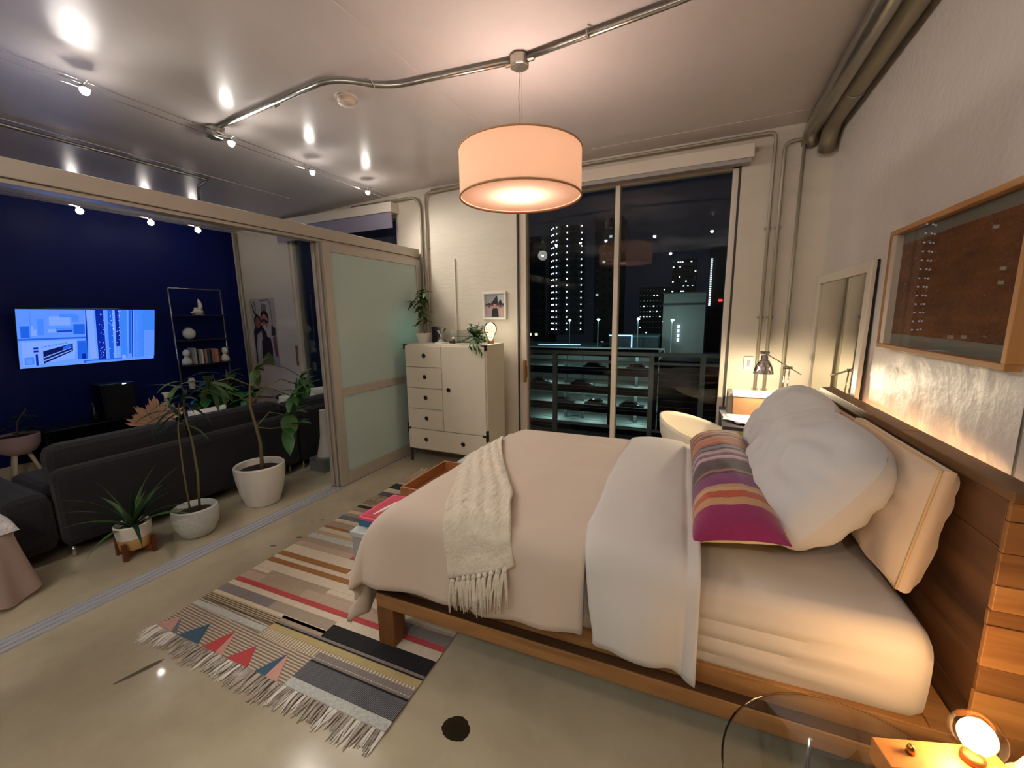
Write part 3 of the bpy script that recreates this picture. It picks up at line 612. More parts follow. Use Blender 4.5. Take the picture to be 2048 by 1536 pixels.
for i in range(10):
    u=(i+.5)/10; p0=tfn(u,0); m=MB(); q0=-.25+.10*u; c,wd=tline(q0); pp=c+(u-.5)*wd
    m.ball(D(pp,q0-.012,.04),.012,8)
    for s in range(5):
        dx=rr.uniform(-.016,.016); L=rr.uniform(.11,.16)
        m.tube([D(pp,q0-.01,.04),D(pp+dx*.5,q0-.03,.045),D(pp+dx*1.2,q0-L*.6,.042),D(pp+dx*1.5,q0-L,.036)],[.006,.006,.005,.003],5)
    m.build('fringe_knot',M_thr,th,smooth=True)
# ---- pillows
def pillow(m,c,ax,ay,an,w,h,t,mi=0,seed=0,pinch=.09,nu=40,nv=32,flat=2.4,band=None,wr=.012,sag=0,half=None,rc=0):
    c,ax,ay,an=V(c),V(ax).normalized(),V(ay).normalized(),V(an).normalized()
    for s in ((1,-1) if half is None else (half,)):
        def fn(u,v):
            x=u*2-1; y=v*2-1
            prof=(max(0,1-abs(x)**flat))**.55*(max(0,1-abs(y)**flat))**.55
            kx=1-pinch*(1-abs(y)**3)*abs(x)**6*.9; ky=1-pinch*(1-abs(x)**3)*abs(y)**6*.9
            X=x*kx*w/2*math.sqrt(1-rc*y*y*y*y); Y=y*ky*h/2*math.sqrt(1-rc*x*x*x*x); k=prof*t/2*s
            k+=s*wr*prof**.6*(nz(x*2.2+seed,y*2.2,seed)+.6*nz(x*5+seed,y*4,seed+3)+.35*math.sin(8*x+5*y+4*nz(x*2,y*2,seed)))*1.0
            # creases running in from the border
            e=max(0,(max(abs(x),abs(y))-.5)/.5); k+=s*wr*.8*prof*e*(1-e)*2*math.sin(13*(y if abs(x)>abs(y) else x)+seed+4*nz(x*3,y*3,seed+8))
            return c+ax*X+ay*(Y-sag*(1-abs(x))*max(0,y))+an*k
        m.grid(fn,nu,nv,mi=band if callable(band) else mi)
    return m
M_pil=mat('white_pillow_cotton','#c4bfbc',rough=.88,sheen=.2,bump=.08,bscale=18); M_bei=mat('cream_pillow_cotton','#c4ab91',rough=.88,sheen=.2,bump=.1,bscale=18)
def pl(name,label,cat,A0,A1,b0,b1,t,mt_,seed,group=None,piping=None,**k):
    """A0=(a,z) bottom edge, A1=(a,z) top edge"""
    bc=(b0+b1)/2; ay=BA*(A1[0]-A0[0])+V((0,0,A1[1]-A0[1])); h=ay.length; ax=BB; an=ay.cross(ax).normalized()
    if an.dot(BA)>0: an=-an
    c=W((A0[0]+A1[0])/2,bc,(A0[1]+A1[1])/2); o=thing(name,W(A0[0],bc,A0[1]),label,cat,group)
    pillow(MB(),c,ax,ay,an,b1-b0,h,t,seed=seed,**k).build('pillowcase',mt_,o,smooth=True)
    if piping:
        ayn=ay.normalized(); w_=(b1-b0)/2
        for s in (1,-1):
            P=[]
            for q in range(41):
                f=q/40*4; e=int(f)%4; u=f-int(f); x,y=[(-1+2*u,-1),(1,-1+2*u),(1-2*u,1),(-1,1-2*u)][e]
                P.append(c+ax*(x*w_*.955)+ayn*(y*h/2*.955)+an*(s*piping))
            MB().tube(P,.0045,6,cap=False).build('piping',mat('piping_cord','#c79a5e',rough=.8),o,smooth=True)
    return o
def boxpillow(label,A0,A1,b0,b1,g,bulge,seed):
    bc=(b0+b1)/2; ay=BA*(A1[0]-A0[0])+V((0,0,A1[1]-A0[1])); h=ay.length; ay=ay.normalized(); ax=BB; an=ay.cross(ax).normalized(); an=-an if an.dot(BA)>0 else an; w_=b1-b0
    c=W((A0[0]+A1[0])/2,bc,(A0[1]+A1[1])/2); o=thing('bed_pillow',W(A0[0],bc,A0[1]),label,'pillow')
    def out(x,y):   # plan outline with soft corners and slightly waisted sides
        return ax*(x*w_/2*(1-.035*(1-y*y)-.03*y*y*x*x*x*x))+ay*(y*h/2*(1-.035*(1-x*x)-.03*x*x*y*y*y*y))
    m=MB()
    for s in (1,-1):
        def fn(u,v):
            x=u*2-1;y=v*2-1; pr=(max(0,1-x**4)*max(0,1-y**4))**.5
            k=g+bulge*pr+.009*pr*(nz(x*3+seed,y*4,seed)+.6*math.sin(9*y-5*x+5*nz(x*2,y*2,seed)))
            return c+out(x,y)+an*(s*k)
        m.grid(fn,34,28)
    def rim(t):
        f=t*4; e=int(f)%4; u=f-int(f); return [(-1+2*u,-1),(1,-1+2*u),(1-2*u,1),(-1,1-2*u)][e]
    m.grid(lambda u,v:c+out(*rim(u if u<1 else 0))*(1+.022*math.sin(v*math.pi))+an*(g*(2*v-1)),96,4)
    m.build('pillowcase',M_bei,o,smooth=True,auto=55)
    for s in (1,): MB().tube([c+out(*rim((q%96)/96))*1.002+an*(s*g) for q in range(97)],.0042,6,cap=False).build('piping',mat('piping_cord','#c4a070',rough=.8),o,smooth=True)
    return o
boxpillow('cream pillow with piped edges standing against the headboard nearest the bedside lamp',(1.86,.672),(1.925,1.085),.19,.88,.018,.06,5)
boxpillow('cream pillow behind the far white pillow, mostly hidden, by the headboard',(1.87,.672),(1.93,1.06),.90,1.58,.018,.05,8)
pl('bed_pillow','big white pillow leaning in front, nearer of the two, on the cream one','pillow',(1.53,.675),(1.84,1.11),.23,1.02,.36,M_pil,2,pinch=.02,flat=2.6,wr=.024,rc=.30)
pl('bed_pillow','white pillow leaning behind the striped cushion, the far one by the desk','pillow',(1.585,.69),(1.86,1.135),.84,1.60,.31,M_pil,11,pinch=.02,flat=2.4,wr=.020,rc=.34)
# striped lumbar cushion
o=thing('lumbar_cushion',W(1.39,.87,.70),'long narrow cushion striped in crimson, orange and plum lying before the white pillows','cushion')
SC=['#8a1250']*6+['#b98a5c','#b98a5c','#b1461d','#b1461d','#c09a70','#b98a5c']+['#74205c']*4+['#3a0d18','#9a5a34','#3a0d18','#2a0a10','#2a0a10','#4a0a1c','#2a0a10','#5a1626','#a88a94','#b8a0a8','#6a3038','#8a4a50','#b29aa4','#a88a94','#2f1014']+['#7d6c74']*2+['#2f1014','#9a4a30','#b5502a','#b8742f','#b5502a','#a8602a','#b8742f','#c07a34','#3e1414','#5a1a16','#8e2a20','#b05a38','#a08070','#8e3320','#3e1414','#a33a22','#c08a52','#b5802f','#a04a34','#4a1414','#a33a22','#8a5a50','#7a4a44','#b59a96','#5c3b3a','#b9a7a2','#8a5a50','#c07a2f','#46201a','#46201a']
sm=[mat('stripe_'+c[1:],c,rough=.85,sheen=.3,bump=.3,bscale=220,var=.12,vscale=40) for c in SC]+[mat('cushion_back','#e5d6ae',rough=.85)]
Lc=1.34; c=W(1.40,.835,.752); ax=BB; ay=(BA*.95+V((0,0,.16))).normalized(); an=(V((0,0,1))-ay*ay.z).normalized()
def band_(u,v): return min(len(SC)-1,int(u*len(SC)))
m=MB(); pillow(m,c,ax,ay,an,Lc,.31,.30,seed=4,pinch=.05,nu=len(SC)*3,nv=24,flat=2.5,band=band_,wr=.006,half=1)
pillow(m,c,ax,ay,an,Lc,.29,.15,seed=4,pinch=.05,nu=120,nv=24,flat=2.5,mi=len(SC),wr=.006,half=-1)
m.build('cushion_cover',sm,o,smooth=True)
# ================================================================ CHEST AT THE FOOT, TRAY, TIN
M_chest=mat('grey_chest_paint','#a3a2a0',rough=.45,bump=.05); 
t=thing('storage_chest',W(-.34,.95,0),'pale grey storage chest at the foot of the bed under the duvet edge','chest')
wb(-.46,-.255,.235,1.62,.0095,.36).build('chest_body',M_chest,t,bevel=.006); wb(-.467,-.25,.228,1.627,.3605,.395).build('chest_lid',mat('grey_lid','#b4b6b6',rough=.4),t,bevel=.006)
M_tray=wood('tray_wood','#b5794a','#7f4e2b',axis=1,scale=5)
t=thing('wooden_tray',W(-.36,.95,.395),'open wooden tray box on the far part of the grey chest','tray')
T=lambda *a: wb(*a).build('tray_side',M_tray,t,bevel=.002)
T(-.462,-.448,.67,1.20,.396,.47); T(-.268,-.254,.67,1.20,.396,.47); T(-.447,-.269,.67,.684,.396,.47); T(-.447,-.269,1.186,1.20,.396,.47); wb(-.447,-.269,.685,1.185,.396,.404).build('tray_base',M_tray,t)
t=thing('game_box',W(-.36,.45,.395),'pink and blue lidded box with a white motif on the grey chest','box')
wb(-.455,-.26,.29,.60,.396,.435).build('box_base',mat('teal_card','#2f6486',rough=.6),t,bevel=.002)
pk=mat('pink_card','#d8496a',rough=.55); wb(-.457,-.258,.288,.602,.4352,.45).build('box_lid',pk,t,bevel=.002)
MB().box(-.44,-.275,.305,.585,.4502,.4525,fn=W).build('lid_panel',mat('red_card','#b83048',rough=.6),t)
MB().tube([W(-.385,.335,.455),W(-.365,.40,.456),W(-.35,.48,.457),W(-.318,.57,.456)],[.004,.011,.011,.010],8).build('white_motif',mat('white_print','#efe6e2',rough=.6),t); MB().ball(W(-.30,.33,.454),.02,8,sz=.2).build('white_motif',mat('pink_print','#efb4bd'),t)
# ================================================================ BEDSIDE
TZ=.50; G_tab=glass('table_glass',tint=(.97,.98,.97),refl=.2)
t=thing('glass_side_table',(.39,.955,0),'round clear glass bedside table at the lower right, next to the bed rail','side table')
tc=V((.39,.955,0))
MB().lathe([(0,TZ-.010),(.287,TZ-.010),(.29,TZ-.005),(.287,TZ),(0,TZ)],tc,64).build('glass_top',G_tab,t,smooth=True,auto=30)
MB().tube([tc+V((.289*math.cos(a),.289*math.sin(a),TZ-.005)) for a in [2*math.pi*i/64 for i in range(65)]],.0024,8,cap=False).build('glass_rim',glass('rim_glass',tint=(1,1,1),refl=1.2),t,smooth=True)
for a in (120,-10,210,300):
    x,y=tc.x+.17*math.cos(R(a)),tc.y+.17*math.sin(R(a)); MB().tube([(x,y,0),(x,y,TZ-.011)],.005,10).build('leg',M_chrome,t,smooth=True)
MB().lathe([(0,.34),(.20,.34),(.20,.347),(0,.347)],tc,48).build('glass_shelf',G_tab,t)
t=thing('folded_magazine',(.37,1.0,.347),'grey printed magazine lying on the lower glass shelf of the bedside table','magazine')
for k in range(4): MB().box(.31+k*.006,.43,.90,1.10-k*.004,.3475+k*.004,.351+k*.004).build('sheet',mat('magazine_paper_%d'%(k%2),'#8b8478' if k%2 else '#4b463d',rough=.7,var=.4,vscale=40),t)
# wooden block lamp
LZ=TZ+.0005; M_blk=wood('beech_block','#c98446','#a5642f',axis=0,scale=4,rough=.45)
def LW(u,v,z): return V((.433,1.030,LZ))+V((.946,.324,0)).normalized()*u+V((-.225,.974,0)).normalized()*v+V((0,0,z))
t=thing('bulb_lamp',LW(.12,.05,0),'wooden block lamp with a bare glowing globe bulb at the lower right corner','lamp')
MB().box(0,.25,-.0,.068,0,.055,fn=LW).build('wooden_base',M_blk,t,bevel=.002)
MB().lathe([(0,0),(.009,0),(.008,.012),(.0055,.02),(0,.022)],LW(.062,.036,.0555),14).build('dimmer_knob',mat('brass','#b58a4a',rough=.3,metal=1),t,smooth=True)
bc=LW(.185,.03,.098); MB().lathe([(0,0),(.021,0),(.021,.012),(.016,.018),(0,.018)],LW(.185,.03,.0555),20).build('bulb_socket',mat('socket_brass','#8a5a2c',rough=.4,metal=.6),t,smooth=True)
b=MB().ball(bc+V((0,0,.022)),.047,28,sz=1.08).build('bulb_glass',glass('bulb_glass',tint=(1,.97,.92),refl=.35),t,smooth=True)
MB().ball(bc+V((0,0,.022)),.030,16,sz=1.15).build('glowing_filament',emat('filament_glow','#ffcf8a',22),b,smooth=True)
light('bulb_light','POINT',bc+V((0,0,.022)),E_BULB,C_WARM,.045,parent=t)
t=thing('ceramic_cone',LW(.315,.03,0),'pale pointed ceramic cone beside the glowing bulb at the frame edge','ornament')
MB().lathe([(0,0),(.055,0),(.05,.012),(.004,.15),(0,.152)],LW(.325,.02,0),28).build('cone',mat('pale_ceramic','#e8d4b4',rough=.45),t,smooth=True,auto=40); MB().lathe([(0,0),(.058,0),(.058,.006),(0,.006)],LW(.325,.02,-.0003),28).build('saucer',mat('pale_ceramic','#e8d4b4'),t)
# warm strip behind the headboard
t=thing('led_strip',W(2.06,.9,.98),'warm light strip hidden behind the headboard, washing the wall','light')
wb(2.032,2.038,.25,1.6,.975,.985).build('strip_body',emat('warm_strip','#ffb45e',10),t)
for b_ in (.35,.75,1.15): light('strip_light','AREA',W(2.043,b_,1.00),E_STRIP,C_WARM,(.02,.42),parent=t,rot=(0,R(172),TH))
# ================================================================ PENDANT LAMP
PX,PY=-.992,2.295
M_shade=thinmat('peach_linen_shade','#d2ab91',.2,bump=.25,bscale=220,tcol='#e6bb9b'); M_diff=thinmat('shade_diffuser','#d9c0b0',.28,tcol='#efc6aa'); M_trimsh=mat('shade_trim','#b98a62',rough=.8)
t=thing('pendant_lamp',(PX,PY,2.21),'large peach drum pendant lamp hanging over the foot of the bed','lamp')
r=.345; z0,z1=2.215,2.462
MB().lathe([(r,z0),(r,z1)],(PX,PY,0),72).build('drum_shade',M_shade,t,smooth=True)
s=t.children[0]
# remove end caps of the shade
import bmesh
bm=bmesh.new(); bm.from_mesh(s.data); bmesh.ops.delete(bm,geom=[f for f in bm.faces if len(f.verts)>4],context='FACES'); bm.to_mesh(s.data); bm.free()
for zz in (z0,z1-.004): MB().tube([(PX+r*math.cos(a),PY+r*math.sin(a),zz+.002) for a in [2*math.pi*i/72 for i in range(73)]],.005,6,cap=False).build('shade_trim',M_trimsh,t,smooth=True)
MB().lathe([(0,z0+.012),(r-.006,z0+.012)],(PX,PY,0),64,cap=False).build('diffuser',M_diff,t)
m=MB()
for a in (0,120,240): m.tube([(PX,PY,z1-.05),(PX+(r-.003)*math.cos(R(a)),PY+(r-.003)*math.sin(R(a)),z1-.012)],.0025,6)
m.build('spider_frame',M_chrome,t); MB().lathe([(0,2.36),(.018,2.36),(.018,2.43),(0,2.43)],(PX,PY,0),12).build('socket',M_white,t)
MB().ball((PX,PY,2.335),.03,14).build('lamp_bulb',emat('pendant_bulb','#ffd2a0',9),t,smooth=True)
MB().tube([(PX,PY,2.40),(PX-.004,PY,2.5),(PX+.001,PY,2.66),(PX-.006,PY,2.74),(PX+.004,PY,2.86),(PX,PY,2.892)],.0024,6).build('cord',mat('clear_cord','#9a938c',rough=.3),t)
MB().tube([(PX,PY,2.41),(PX+.012,PY,2.60),(PX+.014,PY,2.75),(PX+.012,PY,2.892)],.0012,5).build('steel_wire',M_chrome,t)
light('pendant_light','POINT',(PX,PY,2.335),E_PENDANT,C_PEND,.05,parent=t)
# ================================================================ CABLE SPOTS
def cable(x,y0,y1,z,label,dx=.05):
    t=thing('lighting_cable',(x,(y0+y1)/2,z),label,'cable')
    for s in (-1,1): MB().tube([(x+s*dx,y0,z),(x+s*dx,y1,z)],.0022,6).build('wire',M_chrome,t)
cable(-3.19,-2.25,3.95,2.845,'taut pair of wires carrying the row of spotlights above the sliding partition'); cable(-5.72,-2.25,3.95,2.70,'taut pair of wires carrying the far row of spotlights by the blue wall')
def spot(x,y,z,label,e=E_SPOT,aim=None,emis=26,rad=.022):
    t=thing('cable_spotlight',(x,y,z),label,'spotlight')
    MB().tube([(x-.05,y,z+.03),(x-.012,y,z+.03),(x,y,z+.022)],.003,6).build('arm',M_chrome,t); MB().tube([(x+.05,y,z+.03),(x+.012,y,z+.03),(x,y,z+.022)],.003,6).build('arm',M_chrome,t)
    MB().tube([(x,y-.10,z+.026),(x,y,z+.024)],.0028,6).build('feed_rod',M_chrome,t)
    MB().lathe([(.010,.022),(.020,.010),(.026,.0)],(x,y,z),18).build('reflector',mat('spot_reflector','#e8e6e2',rough=.15,metal=1),t,smooth=True)
    b=bmesh.new(); b.from_mesh(t.children[-1].data); bmesh.ops.delete(b,geom=[f for f in b.faces if len(f.verts)>4],context='FACES'); b.to_mesh(t.children[-1].data); b.free()
    MB().ball((x,y,z-.010),rad,12).build('halogen_bulb',emat('halogen','#fff6ec',emis),t,smooth=True)
    light('spot_light','POINT',(x,y,z-.012),e,C_SPOT,.024,parent=t)
    if aim:
        q=(V(aim)-V((x,y,z))).to_track_quat('-Z','Y').to_euler(); light('spot_beam','SPOT',(x,y,z-.013),E_AIM,C_SPOT,.10,parent=t,rot=q,spot_size=R(125),spot_blend=1.0)
AIM=[(.8,1.4,.6),(.8,2.6,.9),(.2,3.4,.5),(-1.6,3.9,.7),(-2.0,.6,0)]
for i,(y,l) in enumerate(((1.292,'nearest lit spotlight on the bedroom-side cable, upper left'),(2.078,'second lit spotlight on the bedroom-side cable, under the junction box'),(2.766,'third lit spotlight on the bedroom-side cable, above the stacked panels'),(3.427,'fourth lit spotlight on the bedroom-side cable, nearest the window wall'),(-.4,'added fill spotlight on the bedroom-side cable outside the left frame edge'))):
    spot(-3.175,y,2.82,l,aim=AIM[i])  # the last one is out of view, added as fill light
for y,l in ((2.13,'leftmost lit spotlight of the far row seen below the partition header'),(2.72,'middle lit spotlight of the far row seen below the partition header'),(3.20,'rightmost lit spotlight of the far row by the corner pipe')):
    spot(-5.72,y,2.655,l,E_SPOT*.55,rad=.03)
cable(.1,-2.25,-.5,2.845,'added wires for the unseen fill spotlights behind the viewer')
for x,y in ((-1.9,-1.2),(-.7,-1.5),(.45,-1.3)):  # unseen lamps added to fill the room with light from behind
    spot(x,y,2.82,'added unseen fill spotlight behind the viewer, '+{-1.9:'leftmost',-.7:'middle',.45:'rightmost'}[x]+' of three',E_BACKFILL*.33)
cable(-.9,-2.2,.75,2.845,'wires of the row of spotlights right above the viewer')
for x,l in ((-2.5,'first from the left'),(-2.05,'second from the left'),(-1.6,'third from the left'),(-.8,'fourth from the left'),(.05,'fifth from the left'),(.4,'rightmost')):
    spot(x,.7,2.82,'lit ceiling spotlight above the viewer, '+l+' of six',E_OVER,emis=140,rad=.026)
# ================================================================ DRESSER
DX0,DX1,DY0,DY1,DZ0,DZ1=-2.838,-1.862,3.435,3.83,.145,1.277
M_dr=mat('dresser_white_lacquer','#ddd3bf',rough=.42,var=.03,vscale=3); M_gap=mat('shadow_gap','#6b6257',rough=.8); M_nick=mat('nickel_fitting','#6e6558',rough=.3,metal=1); M_knobin=mat('dark_pull_recess','#2c2822',rough=.4,metal=.7)
t=thing('campaign_dresser',((DX0+DX1)/2,3.63,0),'white campaign dresser with five drawers, a door and metal corners beside the frosted panel','dresser')
bx(DX0,DX1,DY0+.018,DY1,DZ0,DZ1).build('carcass',M_dr,t,bevel=.003)
g=.0035; rows=[DZ0+.012+(DZ1-DZ0-.03)*k/5 for k in range(6)]; xm=DX0+.012+(DX1-DX0-.024)*.475
def pull(x,z,par):
    ax=(V((1,0,0)),V((0,0,1)),V((0,-1,0))); MB().lathe([(.0,0),(.023,0),(.025,.003),(.022,.006),(.018,.003),(.0,.002)],(x,DY0+.0005,z),22,axis=ax).build('ring_pull',M_nick,par,smooth=True,auto=30)
    MB().lathe([(0,.0025),(.017,.0025),(.016,.005),(0,.005)],(x,DY0,z),18,axis=ax).build('pull_recess',M_knobin,par); MB().tube(arc((x,DY0-.006,z),(1,0,0),(0,0,1),.013,R(200),R(340),8),.0022,6).build('pull_bail',M_nick,par,smooth=True)
for k in range(1,5):
    d=bx(DX0+.012+g,xm-g,DY0,DY0+.0175,rows[k]+g,rows[k+1]-g).build('drawer',M_dr,t,bevel=.002); pull((DX0+xm)/2+.02,(rows[k]+rows[k+1])/2+.01,d)
d=bx(DX0+.012+g,DX1-.012-g,DY0-.006,DY0+.0175,rows[0]+g,rows[1]-g).build('drawer',M_dr,t,bevel=.002)
for fx in (.245,.71): pull(DX0+(DX1-DX0)*fx,(rows[0]+rows[1])/2-.0,d)
for o_ in d.children: o_.location.y-=.006
d=bx(xm+g,DX1-.012-g,DY0,DY0+.0175,rows[1]+g,rows[5]-g).build('door',M_dr,t,bevel=.002); pull(xm+.075,rows[3]-.0,d)
for x,s in ((DX0,1),(DX1,-1)):
    for z_,v in ((DZ1,-1),(rows[1],1),(rows[1],-1)):
        MB().box(min(x,x+s*.05),max(x,x+s*.05),DY0-.009,DY0-.0062,min(z_,z_+v*.012),max(z_,z_+v*.012)).box(min(x-s*.001,x+s*.012),max(x-s*.001,x+s*.012),DY0-.009,DY0+.03,min(z_,z_+v*.055),max(z_,z_+v*.055)).build('corner_bracket',M_nick,t)
m=MB(); 
for x in (DX0+.012,DX1-.012):
    for y in (DY0+.03,DY1-.02):
        bx(x-.010,x+.010,y-.010,y+.010,0,DZ0-.019).build('leg',M_nick,t)
MB().box(DX0+.002,DX1-.002,DY0+.02,DY0+.04,DZ0-.018,DZ0-.001).box(DX0+.002,DX1-.002,DY1-.03,DY1-.01,DZ0-.018,DZ0-.001).box(DX0+.002,DX0+.022,DY0+.04,DY1-.03,DZ0-.018,DZ0-.001).box(DX1-.022,DX1-.002,DY0+.04,DY1-.03,DZ0-.018,DZ0-.001).build('base_frame',M_nick,t)
DT=DZ1+.0005
# ---- plants: leaf generators
M_leaf=mat('leaf_green','#38692a',rough=.45,spec=.4,var=.3,vscale=6,color2='#234a1b'); M_leafd=mat('leaf_dark','#1c3a22',rough=.35,var=.3,vscale=6,color2='#0d2214'); M_leafb=mat('leaf_bright','#4f9a33',rough=.45); M_stem=mat('plant_stem','#6a5f3a',rough=.7); M_soil=mat('potting_soil','#2a1d16',rough=.95,bump=.8,bscale=60)
M_leafo=mat('leaf_olive','#4b6b35',rough=.5,var=.3,vscale=8,color2='#31481f')
def leaf(m,p,d,L,wd,droop=.5,up=V((0,0,1)),fold=.25,n=6,shape=1.0,twist=0,mi=0):
    """a curved pointed leaf blade : two strips folded along the midrib"""
    p=V(p); d=V(d).normalized(); side=d.cross(up); side=side.normalized() if side.length>1e-4 else V((1,0,0)); nn=side.cross(d).normalized()
    if twist: side=(side*math.cos(twist)+nn*math.sin(twist)); nn=side.cross(d).normalized()
    k=len(m.v); cur=p.copy(); dd=d.copy()
    for i in range(n+1):
        t=i/n; wv=wd*.5*(math.sin(math.pi*min(1,t**shape*.97+.03))**.8) if i<n else .0004
        nn2=side.cross(dd).normalized()
        m.v+= [cur-side*wv+nn2*wv*fold,cur,cur+side*wv+nn2*wv*fold]
        dd=(dd+V((0,0,-1))*droop*(L/n)/max(L,.01)*.5).normalized(); cur=cur+dd*(L/n)
    for i in range(n):
        a=k+i*3; m.f+=[(a,a+3,a+4,a+1),(a+1,a+4,a+5,a+2)]; m.m+=[mi,mi]
    return m
def leafobj(par,mt_,*a,**k): return leaf(MB(),*a,**k).build('leaf',mt_,par,smooth=True)
def palm(par,mt_,p,d,n,L,wd,droop,seed,spread=150):
    """palmate leaf: n leaflets around the petiole tip"""
    r2=random.Random(seed); d=V(d).normalized(); u=d.orthogonal().normalized(); v=d.cross(u)
    for i in range(n):
        a=2*math.pi*i/n+r2.uniform(-.2,.2); q=(u*math.cos(a)+v*math.sin(a)+d*r2.uniform(.15,.6)).normalized()
        leafobj(par,mt_,p,q,L*r2.uniform(.8,1.15),wd*r2.uniform(.85,1.15),droop,n=5,shape=.8)
def pot(par,c,prof,mt_,name='pot',soil=None,fn=None):
    MB().lathe(prof,c,40,fn=fn).build(name,mt_,par,smooth=True,auto=40)
    if soil: MB().lathe([(0,soil[1]-.01),(soil[0]*.6,soil[1]+.006),(soil[0],soil[1])],c,24).build('soil',M_soil,par)
M_potw=mat('white_ceramic','#ddd6cc',rough=.4,spec=.5)
# ---- dresser top objects
pc=(-2.755,3.70,DT); t=thing('potted_plant',pc,'tall leafy plant in a white square pot at the left end of the dresser top','plant')
def sqf(k): return lambda r,z,a: (r*sq(math.cos(a+math.pi/4),k),r*sq(math.sin(a+math.pi/4),k),z)
pot(t,pc,[(0,0),(.058,0),(.080,.10),(.072,.10),(.070,.085),(0,.085)],M_potw,soil=(.066,.084),fn=sqf(.45))
st=[V(pc)+V((.0,0,.08)),V(pc)+V((-.01,.0,.2)),V(pc)+V((-.03,.01,.34)),V(pc)+V((-.02,.01,.46)),V(pc)+V((.0,.01,.54))]
MB().tube(st,[.005,.005,.004,.003,.002],7).tube([st[2],st[2]+V((-.035,0,.08)),st[2]+V((-.07,-.01,.13))],.003,6).tube([st[3],st[3]+V((.04,0,.06)),st[3]+V((.07,0,.10))],.003,6).build('stem',M_stem,t,smooth=True)
rr=random.Random(8)
for i in range(40):
    f=rr.uniform(.22,1); k=f*(len(st)-1); i0=int(min(k,len(st)-2)); p=st[i0].lerp(st[i0+1],k-i0)
    if i%6==0: p=st[2]+V((-.03-rr.random()*.05,0,.08+rr.random()*.05))
    if i%6==3: p=st[3]+V((.03+rr.random()*.05,0,.05+rr.random()*.05))
    a=rr.uniform(0,6.28); leafobj(t,M_leafo if rr.random()<.5 else M_leaf,p,(math.cos(a),math.sin(a)*.6-.2,rr.uniform(-.5,.35)),rr.uniform(.085,.14),rr.uniform(.042,.066),rr.uniform(.6,1.8),n=5,shape=.75)
t=thing('black_speaker',(-2.60,3.70,DT),'small black upright speaker on the dresser between plant and hourglass','speaker')
bx(-2.648,-2.578,3.68,3.75,DT,DT+.17).build('speaker_body',M_black,t,bevel=.004); bx(-2.643,-2.583,3.678,3.6798,DT+.006,DT+.164).build('speaker_grille',mat('speaker_cloth','#141416',rough=.95,bump=.4,bscale=300),t)
hc=(-2.475,3.60,DT); t=thing('hourglass',hc,'clear glass hourglass with white sand and a white foot on the dresser','hourglass')
MB().lathe([(0,0),(.066,0),(.066,.010),(.058,.016),(0,.016)],hc,30).build('foot',M_potw,t,smooth=True,auto=30)
MB().lathe([(.058,.0165),(.050,.030),(.012,.074),(.006,.082),(.012,.090),(.050,.136),(.060,.150),(.052,.160),(.02,.163),(0,.163)],hc,32).build('glass_bulbs',glass('hourglass_glass',tint=(.9,.93,.93),refl=1.8),t,smooth=True)
MB().lathe([(0,.017),(.044,.017),(.03,.026),(.004,.045),(0,.046)],hc,24).build('sand',mat('white_sand','#eeeae4',rough=.9),t,smooth=True); MB().lathe([(0,.086),(.006,.088),(.014,.098),(0,.1)],hc,20).build('sand',mat('white_sand','#eeeae4'),t); MB().lathe([(.012,.0885),(.0085,.082),(.012,.0755)],hc,16).build('neck_ring',M_potw,t,smooth=True)
t=thing('acrylic_case',(-2.27,3.76,DT),'clear low acrylic display case with dark edges on the dresser behind the trailing plant','case')
G_case=glass('acrylic',tint=(.86,.89,.88),refl=1.4); M_edge=mat('case_edge','#4c4f4c',rough=.4)
bx(-2.42,-2.10,3.70,3.82,DT+.012,DT+.13).build('clear_cover',G_case,t); bx(-2.425,-2.095,3.695,3.825,DT,DT+.0118).build('case_base',M_edge,t)
m=MB().box(-2.422,-2.098,3.698,3.701,DT+.066,DT+.070)
m.build('case_seam',M_edge,t)
t=thing('small_figurine',(-2.365,3.63,DT),'tiny dark figurine with a pale head beside the hourglass','figurine')
MB().lathe([(0,0),(.022,0),(.02,.02),(.013,.04),(0,.045)],(-2.345,3.63,DT),14).build('body',mat('dark_figure','#2c2826',rough=.5),t,smooth=True); MB().ball((-2.345,3.63,DT+.055),.014,12).build('head',M_potw,t,smooth=True); MB().ball((-2.39,3.64,DT+.012),.014,10).build('stone',mat('brown_stone','#4d3c34',rough=.6),t,smooth=True)
# trailing succulent
pc=(-2.06,3.58,DT); t=thing('potted_plant',pc,'bushy green succulent with trailing stems at the right front of the dresser top','plant')
pot(t,pc,[(0,0),(.045,0),(.06,.07),(.054,.07),(.052,.06),(0,.06)],mat('mint_pot','#9fb59a',rough=.5),soil=(.05,.06))
rr=random.Random(31); m=MB(); ms=MB()
for i in range(46):
    a=rr.uniform(0,6.28); el=rr.uniform(-.05,1.25); L=rr.uniform(.07,.17)
    d=V((math.cos(a)*math.cos(el),math.sin(a)*math.cos(el),math.sin(el))); p0=V(pc)+V((0,0,.065))
    pts=[p0+d*L*q+V((0,0,-.05*q*q*(1.2-el)+0)) for q in (0,.4,.75,1)]
    pts=[V((q.x,min(q.y,3.80),max(q.z,DT+.012))) for q in pts]
    ms.tube(pts,.0025,5)
    for q in range(9):
        f=.3+.7*q/8; k=f*3; i0=int(min(k,2)); p=pts[i0].lerp(pts[i0+1],k-i0); b_=rr.uniform(0,6.28)
        leaf(m,p,(math.cos(b_)+d.x*.6,math.sin(b_)+d.y*.6,rr.uniform(-.2,.7)),rr.uniform(.03,.05),rr.uniform(.016,.025),.4,n=3,fold=.15)
m.build('foliage',M_leaf,t,smooth=True,kind='stuff'); ms.build('stem',M_leafo,t)
